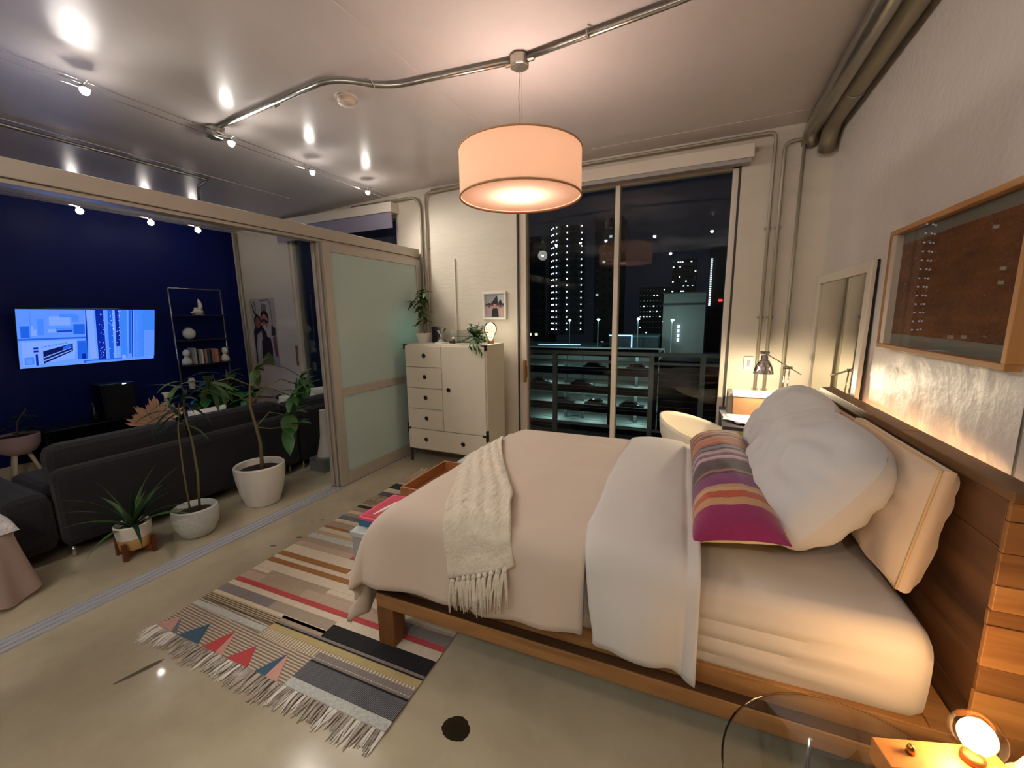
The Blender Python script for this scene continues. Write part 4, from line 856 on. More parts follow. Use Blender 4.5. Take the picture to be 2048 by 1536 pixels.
for (dx,dy,L,zz) in ((.10,-.16,.10,-.05),(.15,-.145,.11,-.08),(.05,-.165,.06,-.02)):
    p=V((pc[0]+dx*.5,DY0-.012+.02,DT+.02)); mm=MB(); mm.tube([V(pc)+V((0,0,.06)),V((pc[0]+dx*.6,DY0-.0,DT+.035)),V((pc[0]+dx*.9,DY0-.028,DT-.01)),V((pc[0]+dx*1.2,DY0-.03,DT+zz))],.0028,6)
    for q in range(7):
        f=q/6; pp=V((pc[0]+dx*(.8+.4*f),DY0-.030,DT+.01+(zz-.01)*f)); leaf(mm,pp,(rr.uniform(-.4,.8),-.3,-1),.045,.012,.1,n=3)
    mm.build('trailing_stem',M_leaf,t,smooth=True)
# bulb-shaped lamp on the dresser
pc=(-1.945,3.70,DT); t=thing('bulb_shaped_lamp',pc,'glowing lamp shaped like a giant light bulb on the dresser below the small photo','lamp')
MB().lathe([(0,0),(.034,0),(.034,.028),(.028,.034),(0,.034)],pc,24).build('lamp_base',mat('copper_base','#a9793f',rough=.35,metal=.6),t,smooth=True,auto=30)
MB().lathe([(.030,.0345),(.034,.06),(.046,.085),(.062,.115),(.067,.145),(.062,.175),(.045,.2),(.02,.213),(0,.215)],pc,32).build('bulb_glass',glass('bulb_outline_glass',tint=(.95,.95,.9),refl=1.0),t,smooth=True)
ring=[V(pc)+V((.055*math.sin(a)*(1 if abs(a)<2.6 else .6),-.001,.145-.058*math.cos(a+math.pi))) for a in [-2.5+5.0*i/24 for i in range(25)]]
MB().tube([V(pc)+V((-.022,-.0,.045)),V(pc)+V((-.03,0,.08))]+[V(pc)+V((.056*math.sin(a),0,.146-.056*math.cos(a))) for a in [-.75-(2*math.pi-1.5)*i/22 for i in range(23)]]+[V(pc)+V((.03,0,.08)),V(pc)+V((.022,0,.045))],.0042,8).build('neon_tube',emat('neon_tube','#fff2c0',1.1),t,smooth=True)
light('bulb_shape_light','POINT',(pc[0],pc[1],DT+.13),.9,(1,.92,.74),.05,parent=t)
# small framed photo
PA='painted_print_'
def prints(t,name,polys,o,ux,uy,nrm,w_,h_,mats):
    """flat print made of thin colour patches, o = lower left corner"""
    m=MB(); keys_=list(mats)
    for i,(k,pts) in enumerate(polys):
        m.poly([V(o)+V(ux)*(min(1,max(0,x))*w_)+V(uy)*(min(1,max(0,y))*h_)+V(nrm)*(.0003*(i+1)) for x,y in pts],keys_.index(k))
    return m.build(name,[mats[k] for k in keys_],t)
def ell(cx,cy,rx,ry,n=18,a0=0,a1=2*math.pi): return [(cx+rx*math.cos(a0+(a1-a0)*i/n),cy+ry*math.sin(a0+(a1-a0)*i/n)) for i in range(n)]
def pm(**k): return {a:mat('print_'+c[1:],c,rough=.55) for a,c in k.items()}
fx0,fx1,fz0,fz1=-2.165,-1.885,1.515,1.805; t=thing('framed_photo',((fx0+fx1)/2,3.97,fz0),'small white framed photo of people before dark peaks above the dresser','picture')
for a in ((fx0,fx1,fz0,fz0+.022),(fx0,fx1,fz1-.022,fz1)): bx(a[0],a[1],3.945,3.979,a[2],a[3]).build('frame_rail',M_potw,t,bevel=.002)
for a in ((fx0,fx0+.022),(fx1-.022,fx1)): bx(a[0],a[1],3.945,3.979,fz0+.0221,fz1-.0221).build('frame_rail',M_potw,t,bevel=.002)
bx(fx0+.0221,fx1-.0221,3.962,3.979,fz0+.0221,fz1-.0221).build('mat_board',M_potw,t)
cm=pm(sky='#8b8a8e',sky2='#b0b4b6',dark='#201417',skin='#b58474',skin2='#7a4a40',shirt='#17151c',pink='#a08a8a',pink2='#b59c90',wat='#4d3a3c',hair='#231613')
prints(t,'photo_print',[('sky',[(0,0),(1,0),(1,1),(0,1)]),('sky2',[(.45,.62),(1,.55),(1,1),(.7,1)]),('dark',[(.30,.60),(.46,.76),(.60,.93),(.645,.92),(.69,.60)]),('dark',[(.70,.6),(.78,.78),(.83,.76),(.90,.6)]),('wat',[(0,.50),(1,.50),(1,.60),(0,.60)]),('sky',[(0,0),(1,0),(1,.5),(0,.5)]),
 ('pink',ell(.15,.16,.22,.28)),('skin2',ell(.21,.51,.075,.10)),('hair',ell(.21,.575,.08,.05)),('pink2',ell(.86,.16,.20,.28)),('skin2',ell(.82,.51,.075,.10)),('hair',ell(.82,.575,.08,.05)),
 ('skin',[(.20,.36),(.36,.46),(.50,.44),(.46,.34),(.26,.28)]),('skin',[(.60,.46),(.80,.36),(.76,.28),(.58,.36)]),('shirt',[(.34,0),(.36,.26),(.42,.38),(.52,.42),(.64,.38),(.70,.26),(.72,0)]),('skin',[(.48,.38),(.58,.38),(.57,.48),(.49,.48)]),('skin',ell(.53,.54,.085,.11)),('hair',ell(.53,.62,.09,.05))],(fx0+.028,3.9615,fz0+.028),(1,0,0),(0,0,1),(0,-1,0),fx1-fx0-.056,fz1-fz0-.056,cm)
# ================================================================ DESK CORNER
t=thing('writing_desk',(.5,3.6,0),'white desk in the corner between window and mirror, behind the pillows','desk')
M_desk=mat('white_laminate','#dcd3c0',rough=.35); M_deskd=mat('dark_desk_top','#2b2733',rough=.4)
bx(.17,.80,3.22,3.93,.722,.748).build('desk_top',M_deskd,t,bevel=.002)
M_dl=mat('grey_aluminium_side','#8f8b84',rough=.35,metal=.6)
for y in (3.225,3.895): bx(.172,.202,y,y+.03,0,.7215).build('leg',M_dl,t,bevel=.002); bx(.2025,.795,y+.005,y+.023,.10,.7215).build('end_panel',M_desk,t)
bx(.765,.795,3.2545,3.8945,.10,.7215).build('modesty_panel',M_desk,t)
t=thing('desk_file_box',(.38,3.62,.7485),'cardboard-coloured box standing on the desk under the lamp','box')
MB().box(.25,.51,3.58,3.80,.7485,.905).build('box_body',mat('kraft_board','#9a6f4c',rough=.8,var=.08,vscale=8),t,bevel=.003); MB().box(.245,.515,3.575,3.805,.9055,.925).build('box_lid',mat('white_lid','#e6ddd0',rough=.6),t,bevel=.002); bx(.215,.249,3.60,3.80,.7485,.93).build('binder',mat('grey_binder','#6e675f',rough=.6),t)
t=thing('paper_stack',(.33,3.4,.7485),'loose white papers spread on the desk edge','papers')
def sheet(c,rot,w_,h_,z,mt_,name='sheet'):
    u=V((math.cos(rot),math.sin(rot),0)); v=V((-math.sin(rot),math.cos(rot),0)); 
    return MB().grid(lambda a,b:V(c)+u*((a-.5)*w_)+v*((b-.5)*h_)+V((0,0,z+.012*max(0,a-.7)**1*nz(a*3,b*3,z*90)+.004*a*b)),6,6).build(name,mt_,t,smooth=True,solid=.0008)
M_paper=mat('white_paper','#f0ece6',rough=.8)
for k,(x,y,ro) in enumerate(((.28,3.62,.1),(.30,3.54,-.15),(.33,3.46,.25),(.38,3.36,.9))): sheet((x,y,.7485),ro,.21,.297,.003+.005*k,M_paper)
t=thing('olive_folder',(.30,3.26,.6),'olive green folder hanging from the desk front under the papers','folder'); bx(.27,.37,3.2,3.212,.63,.72).build('folder_cover',mat('olive_card','#8f8f4a',rough=.7),t); bx(.272,.368,3.2125,3.2185,.632,.72).build('folder_pages',M_paper,t)
# desk lamp
bxp=V((.60,3.72,.7485)); t=thing('desk_lamp',bxp,'chrome adjustable arm desk lamp with a bell shade, lit over the desk','lamp')
MB().lathe([(0,0),(.07,0),(.07,.012),(.05,.02),(.015,.024),(0,.024)],bxp,28).build('lamp_base',M_chrome,t,smooth=True,auto=30)
j0=bxp+V((0,0,.024)); j1=V((.600,3.66,1.135)); j2=V((.425,3.50,1.258)); jt=V((.70,3.73,1.08))
for s in (-1,1):
    MB().tube([j0+V((s*.014,0,.01)),j1+V((s*.014,0,0))],.0055,8).build('lower_arm',M_chrome,t,smooth=True); MB().tube([jt+V((0,s*.012,0)),j2+V((0,s*.012,0))],.0045,8).build('upper_arm',M_chrome,t,smooth=True)
    MB().tube([j0+V((s*.03,-.01,.05)),j0.lerp(j1,.55)+V((s*.03,-.015,0))],[.006,.006],8).build('spring',M_chrome,t)
for j in (j0+V((0,0,.02)),j1,j2): MB().tube([j+V((-.03,0,0)),j+V((.03,0,0))],.011,12).build('joint',M_chrome,t,smooth=True,auto=40)
sc_=V((.425,3.49,1.225)); prof=[(.010,.02),(.022,.012),(.024,-.02),(.034,-.026),(.036,-.034),(.046,-.045),(.058,-.075),(.066,-.115),(.069,-.118)]
MB().lathe(prof,sc_,32).build('bell_shade',M_chrome,t,smooth=True); s=t.children[-1]
bm=bmesh.new(); bm.from_mesh(s.data); fs=sorted([f for f in bm.faces if len(f.verts)>4],key=lambda f:f.calc_center_median().z); bmesh.ops.delete(bm,geom=fs[:1],context='FACES'); bm.to_mesh(s.data); bm.free()
MB().lathe([(.0352,-.0275),(.038,-.031),(.0352,-.0345)],sc_,28).build('white_collar',M_potw,t); MB().ball(sc_+V((0,0,-.085)),.026,14).build('lamp_bulb',emat('desk_bulb','#fff0d0',14),t,smooth=True)
light('desk_light','SPOT',sc_+V((0,0,-.10)),E_DESK*4,(1,.80,.50),.03,parent=t,spot_size=R(150),spot_blend=.35)
light('desk_glow','POINT',sc_+V((.0,0,-.13)),E_DESK,(1,.84,.56),.03,parent=t)
# chair
cc=V((.035,3.37,0)); t=thing('tub_chair',cc,'white moulded tub chair in front of the window behind the bed','chair')
M_shell=mat('white_shell_plastic','#ded2bf',rough=.4)
def shell(u,v):
    a=-math.pi+2*math.pi*u+R(35)     # angle 0 = back
    back=.5+.5*math.cos(a-R(35)); zr=.60+.17*back**1.2; f=v
    rr_=.12+ (.27-.12)*min(1,f*1.3)**.6+ .03*f; z=.43+ (zr-.43)*max(0,(f-.28)/.72)**1.1 + .02*(1-min(1,f/.28))*0
    th_=a-R(35)+R(172)
    return (cc.x+rr_*math.cos(th_)*1.0,cc.y+rr_*math.sin(th_)*1.0,z)
m=MB().grid(shell,48,14); m.lathe([(0,.43),(.125,.43)],(cc.x,cc.y,0),48,cap=False); m.build('seat_shell',M_shell,t,smooth=True,solid=.014)
for a in (45,135,225,315): MB().tube([(cc.x+.1*math.cos(R(a)),cc.y+.1*math.sin(R(a)),.42),(cc.x+.24*math.cos(R(a)),cc.y+.24*math.sin(R(a)),0)],[.014,.010],10).build('leg',wood('chair_leg','#b58a58','#8c6236',axis=2),t,smooth=True)
# leaning mirror
M_mf=mat('white_mirror_frame','#d6c9b6',rough=.4)
def MW(y,z,d): return V((.800+ (z-.75)/1.07*.010-d,y,z))   # leans on the wall, d = towards room
t=thing('wall_mirror',(.80,3.38,.75),'white framed mirror leaning on the right wall behind the desk','mirror')
y0,y1,z0,z1=2.80,3.94,.75,1.815
def mbx(a,b,c,d,e,f): return MB().box(e,f,a,b,c,d,fn=lambda x,y,z:MW(y,z,x))
mbx(y0,y0+.075,z0,z1,0,.022).build('frame_rail',M_mf,t,bevel=.003); mbx(y1-.075,y1,z0,z1,0,.022).build('frame_rail',M_mf,t,bevel=.003); mbx(y0+.0751,y1-.0751,z1-.06,z1,0,.022).build('frame_rail',M_mf,t,bevel=.003); mbx(y0+.0751,y1-.0751,z0,z0+.06,0,.022).build('frame_rail',M_mf,t,bevel=.003)
mbx(y0+.076,y1-.076,z0+.061,z1-.061,.004,.010).build('mirror_glass',mat('mirror_silver','#e6e2d4',rough=.02,metal=1),t); mbx(y0-.004,y0+.02,z0,z1,-.006,-.001).build('dark_back_edge',mat('mirror_back','#15110e',rough=.7),t)
# big shadow-box picture on the right wall
t=thing('framed_artwork',(.80,2.07,1.375),'large wooden shadow-box frame with brown woven art behind glass on the right wall','picture')
M_fw=wood('frame_oak','#c08a54','#9a6a3a',axis=1,scale=4,rough=.5); xf,xw=.768,.806
y0,y1,z0,z1=1.60,2.545,1.378,1.908
bx(xf,xw,y0,y1,z0,z0+.020).build('frame_rail',M_fw,t,bevel=.002); bx(xf,xw,y0,y1,z1-.020,z1).build('frame_rail',M_fw,t,bevel=.002); M_fv=wood('frame_oak_upright','#b5814c','#8c5e32',axis=2,scale=4)
bx(xf,xw,y0,y0+.02,z0+.0201,z1-.0201).build('frame_rail',M_fv,t,bevel=.002); bx(xf,xw,y1-.02,y1,z0+.0201,z1-.0201).build('frame_rail',M_fv,t,bevel=.002)
bx(xw-.007,xw-.002,y0+.0201,y1-.0201,z0+.0201,z1-.0201).build('backing_board',mat('grey_backing','#6f695f',rough=.8),t)
bx(xf+.004,xw-.0075,y1-.066,y1-.0205,z0+.021,z1-.021).build('spacer',mat('pale_spacer','#c9b8a4',rough=.6),t)
def art(u,v): return (xw-.008-.0015*nz(u*30,v*30)-.001*nz(u*9,v*60),y0+.03+(y1-y0-.10)*u,z0+.068+(z1-z0-.135)*v)
MB().grid(art,60,40).build('woven_art',mat('brown_bark_cloth','#7d4a1c',rough=.9,var=.45,vscale=9,color2='#4f2a10',stretch=(1,.5,2),bump=.6,bscale=80),t,smooth=True)
bx(xf+.006,xf+.0085,y0+.0201,y1-.0201,z0+.0201,z1-.0201).build('glass_pane',glass('picture_glass',tint=(.96,.96,.95),refl=.07),t)
# ================================================================ LIVING ROOM
M_sofa=mat('charcoal_sofa_fabric','#19161b',rough=.95,sheen=.08,bump=.3,bscale=140,var=.15,vscale=20)
t=thing('sofa',(-4.1,2.1,0),'long charcoal fabric sofa seen from behind through the open partition','sofa')
def cush(x0,x1,y0,y1,z0,z1,name,bev=.05): return bx(x0,x1,y0,y1,z0,z1).build(name,M_sofa,t,bevel=bev,smooth=False)
cush(-3.86,-3.70,1.03,2.78,.075,.60,'back_frame'); cush(-3.86,-3.70,2.79,3.50,.075,.62,'back_frame')
cush(-4.62,-3.865,1.05,3.50,.075,.30,'seat_base',.03)
for a,b in ((1.06,1.88),(1.89,2.72),(2.74,3.49)): cush(-4.66,-4.06,a,b,.305,.43,'seat_cushion'); cush(-4.05,-3.82,a,b,.43,.735 if b<2.8 else .69,'back_cushion',.07)
cush(-4.66,-3.74,.80,1.025,.075,.47,'arm',.07)
for x in (-3.74,-4.56):
    for y in (1.06,2.66,2.82,3.44): MB().tube([(x,y,.075),(x,y,0)],.011,8).build('leg',M_chrome,t,smooth=True)
M_wc=mat('white_cushion','#ece6e2',rough=.9)
for (a,z,y,nm) in ((-4.12,.62,2.17,'white scatter cushion peeking over the sofa back beside the dried fan leaves'),(-4.10,.60,3.02,'white scatter cushion peeking over the sofa back behind the money tree'),(-4.10,.62,3.42,'white scatter cushion at the window end of the sofa')):
    o=thing('scatter_cushion',(a,y,.46),nm,'cushion'); pillow(MB(),(a,y,z),(0,1,0),(.25,0,1),(1,0,-.25),.34,.30,.12,seed=int(y*9),nu=20,nv=18).build('cushion_cover',M_wc,o,smooth=True)
# floor pots in front of the sofa
pc=(-3.355,2.115,0); t=thing('potted_tree',pc,'money tree with palm-shaped leaves in the largest white tapered floor pot','plant')
pot(t,pc,[(0,0),(.115,0),(.128,.006),(.165,.12),(.188,.26),(.192,.335),(.182,.345),(.170,.338),(.165,.29),(0,.285)],M_potw,soil=(.164,.29))
P0=V(pc)
tr=[P0+V((0,.02,.285)),P0+V((-.005,.03,.40)),P0+V((.0,.03,.52)),P0+V((0,.01,.66)),P0+V((0,-.02,.86)),P0+V((0,-.0,1.02)),P0+V((.0,.06,1.14))]
MB().tube(tr,[.018,.014,.013,.012,.010,.008,.006],9).build('trunk',M_stem,t,smooth=True)
br=[[tr[4],P0+V((0,.12,.98)),P0+V((0,.28,1.03)),P0+V((-.05,.50,.93))],[tr[6],P0+V((0,.18,1.17)),P0+V((0,.34,1.12)),P0+V((0,.48,1.02))],[tr[5],P0+V((0,-.14,1.10)),P0+V((0,-.30,1.08))],[tr[3],P0+V((0,.14,.76)),P0+V((0,.30,.70))],[tr[3],P0+V((.02,.12,.62)),P0+V((.02,.28,.60))],[tr[4],P0+V((0,-.1,.95)),P0+V((0,-.2,1.0))],[tr[5],P0+V((0,.2,.95)),P0+V((0,.36,.86))]]
m=MB()
for q in br: m.tube(q,[.006,.005,.004,.003][:len(q)] if len(q)<=4 else .004,6)
m.build('branch',M_stem,t,smooth=True)
for k,(q,n,L,wd,mt_,dr) in enumerate(((br[0][-1],6,.19,.075,M_leaf,1.6),(br[1][-1],5,.14,.05,M_leafo,.9),(br[2][-1],7,.21,.07,M_leafo,1.3),(br[3][-1],7,.23,.10,M_leafo,1.5),(br[4][-1],7,.24,.10,M_leaf,1.3),(br[5][-1],5,.14,.05,M_leafo,1.2),(br[6][-1],6,.18,.06,M_leaf,.8),(tr[6],6,.16,.06,M_leafo,.8))):
    palm(t,mt_,q,(.25,.3 if k!=2 else -.4,-.2),n,L,wd,dr,40+k)
pc=(-3.285,1.568,0); t=thing('potted_plant',pc,'thin-stemmed plant with drooping dark leaves in a white speckled bowl pot','plant')
M_speck=mat('speckled_ceramic','#d2d2cc',rough=.6,var=.2,vscale=40,bump=.4,bscale=60)
pot(t,pc,[(0,0),(.075,0),(.105,.025),(.135,.09),(.142,.15),(.138,.212),(.128,.22),(.122,.21),(.118,.175),(0,.17)],M_speck,soil=(.117,.175))
P0=V(pc); s1=[P0+V((0,.03,.17)),P0+V((0,.05,.45)),P0+V((0,.045,.7)),P0+V((.0,.02,.92)),P0+V((0,.04,1.08))]; s2=[P0+V((0,-.03,.17)),P0+V((.01,-.04,.5)),P0+V((0,-.03,.8)),P0+V((0,.0,.98))]
MB().tube(s1,[.009,.008,.007,.006,.004],7).tube(s2,[.006,.005,.005,.003],7).build('stem',M_stem,t,smooth=True)
rr=random.Random(77)
for i in range(26):
    p=s1[4] if i%2 else s2[3]; p=p+V((0,0,rr.uniform(-.16,.05))); a=rr.uniform(0,6.28); leafobj(t,M_leafd if rr.random()<.6 else M_leafo,p,(math.cos(a)*.7,math.sin(a),rr.uniform(-.1,.9)),rr.uniform(.16,.28),rr.uniform(.022,.04),rr.uniform(1.2,3.4),n=7,shape=.7)
pc=(-3.40,1.252,0); t=thing('potted_plant',pc,'arching strap-leaved plant in a two-tone white and tan pot on a wooden stand','plant')
st=wood('stand_wood','#7a3c18','#55260c',axis=2)
MB().box(-.095,.095,-.012,.012,.02,.055,fn=lambda x,y,z:V(pc)+V((x*.8-y*.6,x*.6+y*.8,z))).box(-.012,.012,-.095,.095,.02,.055,fn=lambda x,y,z:V(pc)+V((x*.8-y*.6,x*.6+y*.8,z))).build('stand_cross',st,t)
for a in range(4): 
    q=R(37+90*a); x,y=pc[0]+.105*math.cos(q),pc[1]+.105*math.sin(q); bx(x-.012,x+.012,y-.012,y+.012,0,.115).build('stand_leg',st,t,bevel=.002)
zz=.056
pot(t,(pc[0],pc[1],zz),[(0,0),(.078,0),(.082,.004),(.090,.075)],mat('tan_glaze','#cfa668',rough=.5,var=.15,vscale=14),name='pot_lower')
pot(t,(pc[0],pc[1],zz),[(.0901,.0755),(.098,.160),(.092,.166),(.086,.158),(.084,.13),(0,.125)],M_potw,name='pot_upper',soil=(.083,.13))
rr=random.Random(5)
for i in range(22):
    a=rr.uniform(0,6.28) if i>5 else (-1.9,1.4,-1.5,1.8,-1.2,2.2)[i]; el=rr.uniform(.5,1.4)
    leafobj(t,M_leafo if i%3 else M_leafd,V(pc)+V((0,0,zz+.13)),(math.cos(a)*math.cos(el),math.sin(a)*math.cos(el),math.sin(el)),rr.uniform(.28,.48),rr.uniform(.022,.034),rr.uniform(1.5,2.6),n=9,shape=.55,fold=.4)
# pedestal by the panels
t=thing('pedestal_base',(-3.50,2.93,0),'white tapering column on a grey square foot beside the stacked panels','pedestal')
bx(-3.62,-3.40,2.80,3.03,0,.135).build('foot_block',mat('grey_foot','#6a6a6a',rough=.6),t,bevel=.004); MB().lathe([(0,.1355),(.09,.1355),(.085,.15),(.045,.34),(.03,.62),(0,.62)],(-3.52,2.93,0),24).build('column',M_potw,t,smooth=True,auto=40)
# TV
M_scr={}
def em(n,c,s): return emat('screen_'+n,c,s*.62)
t=thing('television',(-6.2,2.25,1.1),'wall television tilted down, showing a blue-tinted workshop scene','television')
zc_,yc_=1.385,2.235; tl=R(17); U=V((0,1,0)); Vv=V((math.sin(tl),0,math.cos(tl))); Nn=U.cross(Vv).normalized(); Nn=Nn if Nn.x>0 else -Nn; cT=V((-6.20,yc_,zc_)); wT,hT=1.135,.625
MB().obox(cT-Nn*.018,U*(wT/2+.008),Vv*(hT/2+.008),Nn*.016).build('tv_body',M_black,t,bevel=.003)
MB().obox(V((-6.285,yc_,zc_)),V((.034,0,0)),V((0,.12,0)),V((0,0,.06))).build('wall_bracket',M_black,t)
cols=dict(b0=em('a','#1f5fe0',.9),b1=em('b','#3f7cf0',1.0),b2=em('c','#5b8df5',1.05),b3=em('d','#5587f4',1.0),b4=em('e','#7299f5',1.0),d0=em('f','#0b2aa8',.8),d1=em('g','#12206a',.6),c0=em('h','#3a80ee',.9),w0=em('i','#bcd6ff',1.1))
r2=random.Random(2); P=[('b2',[(0,0),(1,0),(1,1),(0,1)])]
def q4(k,x0,y0,x1,y1,sk=0): P.append((k,[(x0,y0),(x1,y0),(x1+sk,y1),(x0+sk,y1)]))
q4('b3',.0,.5,.44,1); q4('b1',.08,.5,.085,1); q4('b0',.02,.52,.075,.72); q4('b4',.085,.55,.12,.72); q4('b3',.10,.66,.175,.90); q4('b1',.125,.56,.165,.84); q4('b4',.19,.60,.36,.66); q4('b4',.20,.72,.34,.88); q4('b1',.24,.60,.36,.68); q4('d0',.25,.61,.35,.63); q4('b1',.27,.86,.38,.92); q4('b0',.36,.56,.44,.74); q4('b1',.35,.78,.40,.9); q4('b0',.0,.48,.45,.51)
P.append(('b4',[(.02,.03),(.36,.12),(.38,.46),(.02,.46)])); P.append(('d1',[(.15,.06),(.35,.26),(.35,.40),(.15,.28)])); P.append(('b4',[(.155,.10),(.34,.27),(.34,.285),(.155,.125)])); P.append(('b4',[(.155,.16),(.34,.32),(.34,.33),(.155,.18)])); P.append(('b0',[(.28,.28),(.34,.33),(.34,.39),(.28,.34)]))
for k in range(2): q4('d0',.09,.27+.05*k,.12,.305+.05*k)
for k in range(8): q4('b1',.14+.022*k,.345+.008*k,.155+.022*k,.365+.008*k)
q4('d0',.10,.04,.115,.24); q4('b1',.03,.06,.09,.19); q4('b3',.04,.08,.075,.16)
q4('d0',.445,.2,.455,1); q4('b4',.47,.1,.52,1,-.02); q4('d0',.535,.06,.595,1,-.02); q4('b3',.60,.06,.615,1,-.01); q4('b0',.618,.06,.655,1,-.01); q4('b4',.66,.06,.672,1,-.01); q4('d0',.675,.3,.705,1,-.01); q4('c0',.71,.06,.77,1,-.01); q4('b3',.76,.06,.765,1); q4('b0',.775,.06,.80,1); q4('d0',.803,.06,.812,1); q4('b1',.82,.06,.89,1); q4('c0',.89,.06,1,1); q4('b3',.905,.06,1,.6); q4('b0',.42,.02,.75,.07); q4('b3',.44,.02,.95,.05); q4('b0',.38,.1,.45,.44); q4('d0',.41,.1,.44,.2); q4('b4',.72,.05,.75,.12); q4('b3',.77,.05,.80,.14)
for k in range(60):
    x,y=r2.choice(((.56,.02),(.63,.02),(.69,.015))); P.append(('w0',ell(x+r2.uniform(-1,1)*y,r2.uniform(.08,.98),.0035,.006,6)))
for k in range(24): q4('b3',.83,.1+k*.035,.845+r2.uniform(0,.012),.112+k*.035)
m=MB(); ks=list(cols)
for i,(k,pts) in enumerate(P): m.poly([cT-U*(wT/2)-Vv*(hT/2)+U*(x*wT)+Vv*(y*hT)+Nn*(.0002*i-.0018+.0022) for x,y in pts],ks.index(k))
m.build('screen_picture',[cols[k] for k in ks],t)
light('tv_glow','AREA',cT+Nn*.06,1.0,(.25,.45,1),(1.1,.6),parent=t,rot=(0,R(-90)+tl*-1+R(0),0))
# media console
t=thing('media_console',(-6.1,2.3,0),'low black media console under the television','cabinet')
bx(-6.30,-5.95,1.65,2.85,.09,.46).build('cabinet_body',M_black,t,bevel=.004)
for a,b in ((1.66,2.245),(2.255,2.84)): bx(-5.949,-5.935,a,b,.10,.45).build('cabinet_door',mat('black_gloss','#08080a',rough=.15),t)
for x in (-6.26,-5.99):
    for y in (1.7,2.8): bx(x-.015,x+.015,y-.015,y+.015,0,.09).build('leg',M_black,t)
t=thing('black_speaker',(-6.1,2.28,.46),'black loudspeaker box standing on the media console','speaker'); bx(-6.22,-5.98,2.14,2.44,.4605,.86).build('speaker_body',M_black,t,bevel=.006); bx(-5.979,-5.972,2.16,2.42,.48,.84).build('speaker_grille',mat('speaker_cloth','#141416'),t); bx(-5.9795,-5.970,2.33,2.36,.845,.852).build('status_light',emat('led_white','#cfe0ff',4),t)
t=thing('black_bottle',(-5.92,2.24,.46),'slim dark bottle catching a glint on the console','bottle'); MB().lathe([(0,0),(.03,0),(.032,.1),(.012,.15),(.011,.2),(0,.2)],(-6.0,2.06,.4605),16).build('bottle_body',mat('black_glass','#0a0c14',rough=.05,coat=1),t,smooth=True); MB().lathe([(0,.2005),(.013,.2005),(.013,.22),(0,.22)],(-6.0,2.06,.4605),12).build('cap',M_chrome,t)
# ladder shelf
M_lad=mat('chrome_tube','#8b8d94',rough=.25,metal=.9); M_shelf=mat('dark_shelf','#0c1330',rough=.5)
ly0,ly1=3.005,3.63
t=thing('ladder_shelf',(-6.2,3.32,0),'tall steel tube shelf against the blue wall with books and white ornaments','shelf')
for y in (ly0,ly1):
    for x in (-6.17,): MB().tube([(x,y,0),(x,y,1.96)],.012,10).build('upright',M_lad,t,smooth=True)
for x in (-6.17,): MB().tube([(x,ly0,1.96),(x,ly1,1.96)],.011,10).build('top_bar',M_lad,t,smooth=True)
SZ=[.34,.655,.975,1.30,1.625]
for z in SZ: bx(-6.275,-6.065,ly0+.012,ly1-.012,z-.018,z).build('shelf_board',M_shelf,t)
M_orn=mat('white_ornament','#e4dfd2',rough=.45)
o=thing('white_bird_figure',(-6.15,3.32,1.6255),'white bird-like ceramic figure with a raised wing on the top shelf','figurine')
MB().ball((-6.15,3.31,1.665),.042,16,sx=.8,sy=1.5,sz=.85).build('body',M_orn,o,smooth=True); MB().tube([(-6.15,3.33,1.68),(-6.15,3.345,1.74),(-6.15,3.335,1.80),(-6.15,3.325,1.83)],[.03,.026,.018,.004],10).build('wing',M_orn,o,smooth=True); MB().ball((-6.15,3.285,1.70),.022,12).build('head',M_orn,o,smooth=True); MB().tube([(-6.15,3.27,1.665),(-6.15,3.235,1.65),(-6.15,3.215,1.645)],[.02,.012,.003],8).build('beak',M_orn,o,smooth=True); bx(-6.18,-6.12,3.25,3.37,1.6258,1.632).build('base',M_orn,o)
o=thing('white_pineapple_vase',(-6.15,3.165,1.3005),'round white ceramic ball with small leaves on top, second shelf','vase')
MB().ball((-6.15,3.165,1.378),.073,20,sz=1.04).build('round_body',M_orn,o,smooth=True)
m=MB()
for i in range(8): a=i*.785; leaf(m,(-6.15,3.165,1.448),(math.cos(a),math.sin(a),.8),.06,.018,1.4,n=4)
m.build('top_leaves',mat('pale_green','#9aa894',rough=.5),o,smooth=True)
def bust(y,label):
    o=thing('bust_bookend',(-6.15,y,.9755),label,'bookend'); MB().lathe([(0,0),(.055,0),(.06,.03),(.05,.07),(.026,.095),(.024,.11),(0,.11)],(-6.13,y,.9755),20,sx=.8).build('shoulders',M_orn,o,smooth=True); MB().ball((-6.12,y,.9755+.15),.042,16,sz=1.2).build('head',M_orn,o,smooth=True); MB().tube([(-6.08,y,1.125),(-6.068,y,1.115)],[.008,.005],6).build('nose',M_orn,o)
bust(3.085,'white bust bookend at the left end of the book row'); bust(3.565,'white bust bookend at the right end of the book row')
y=3.155
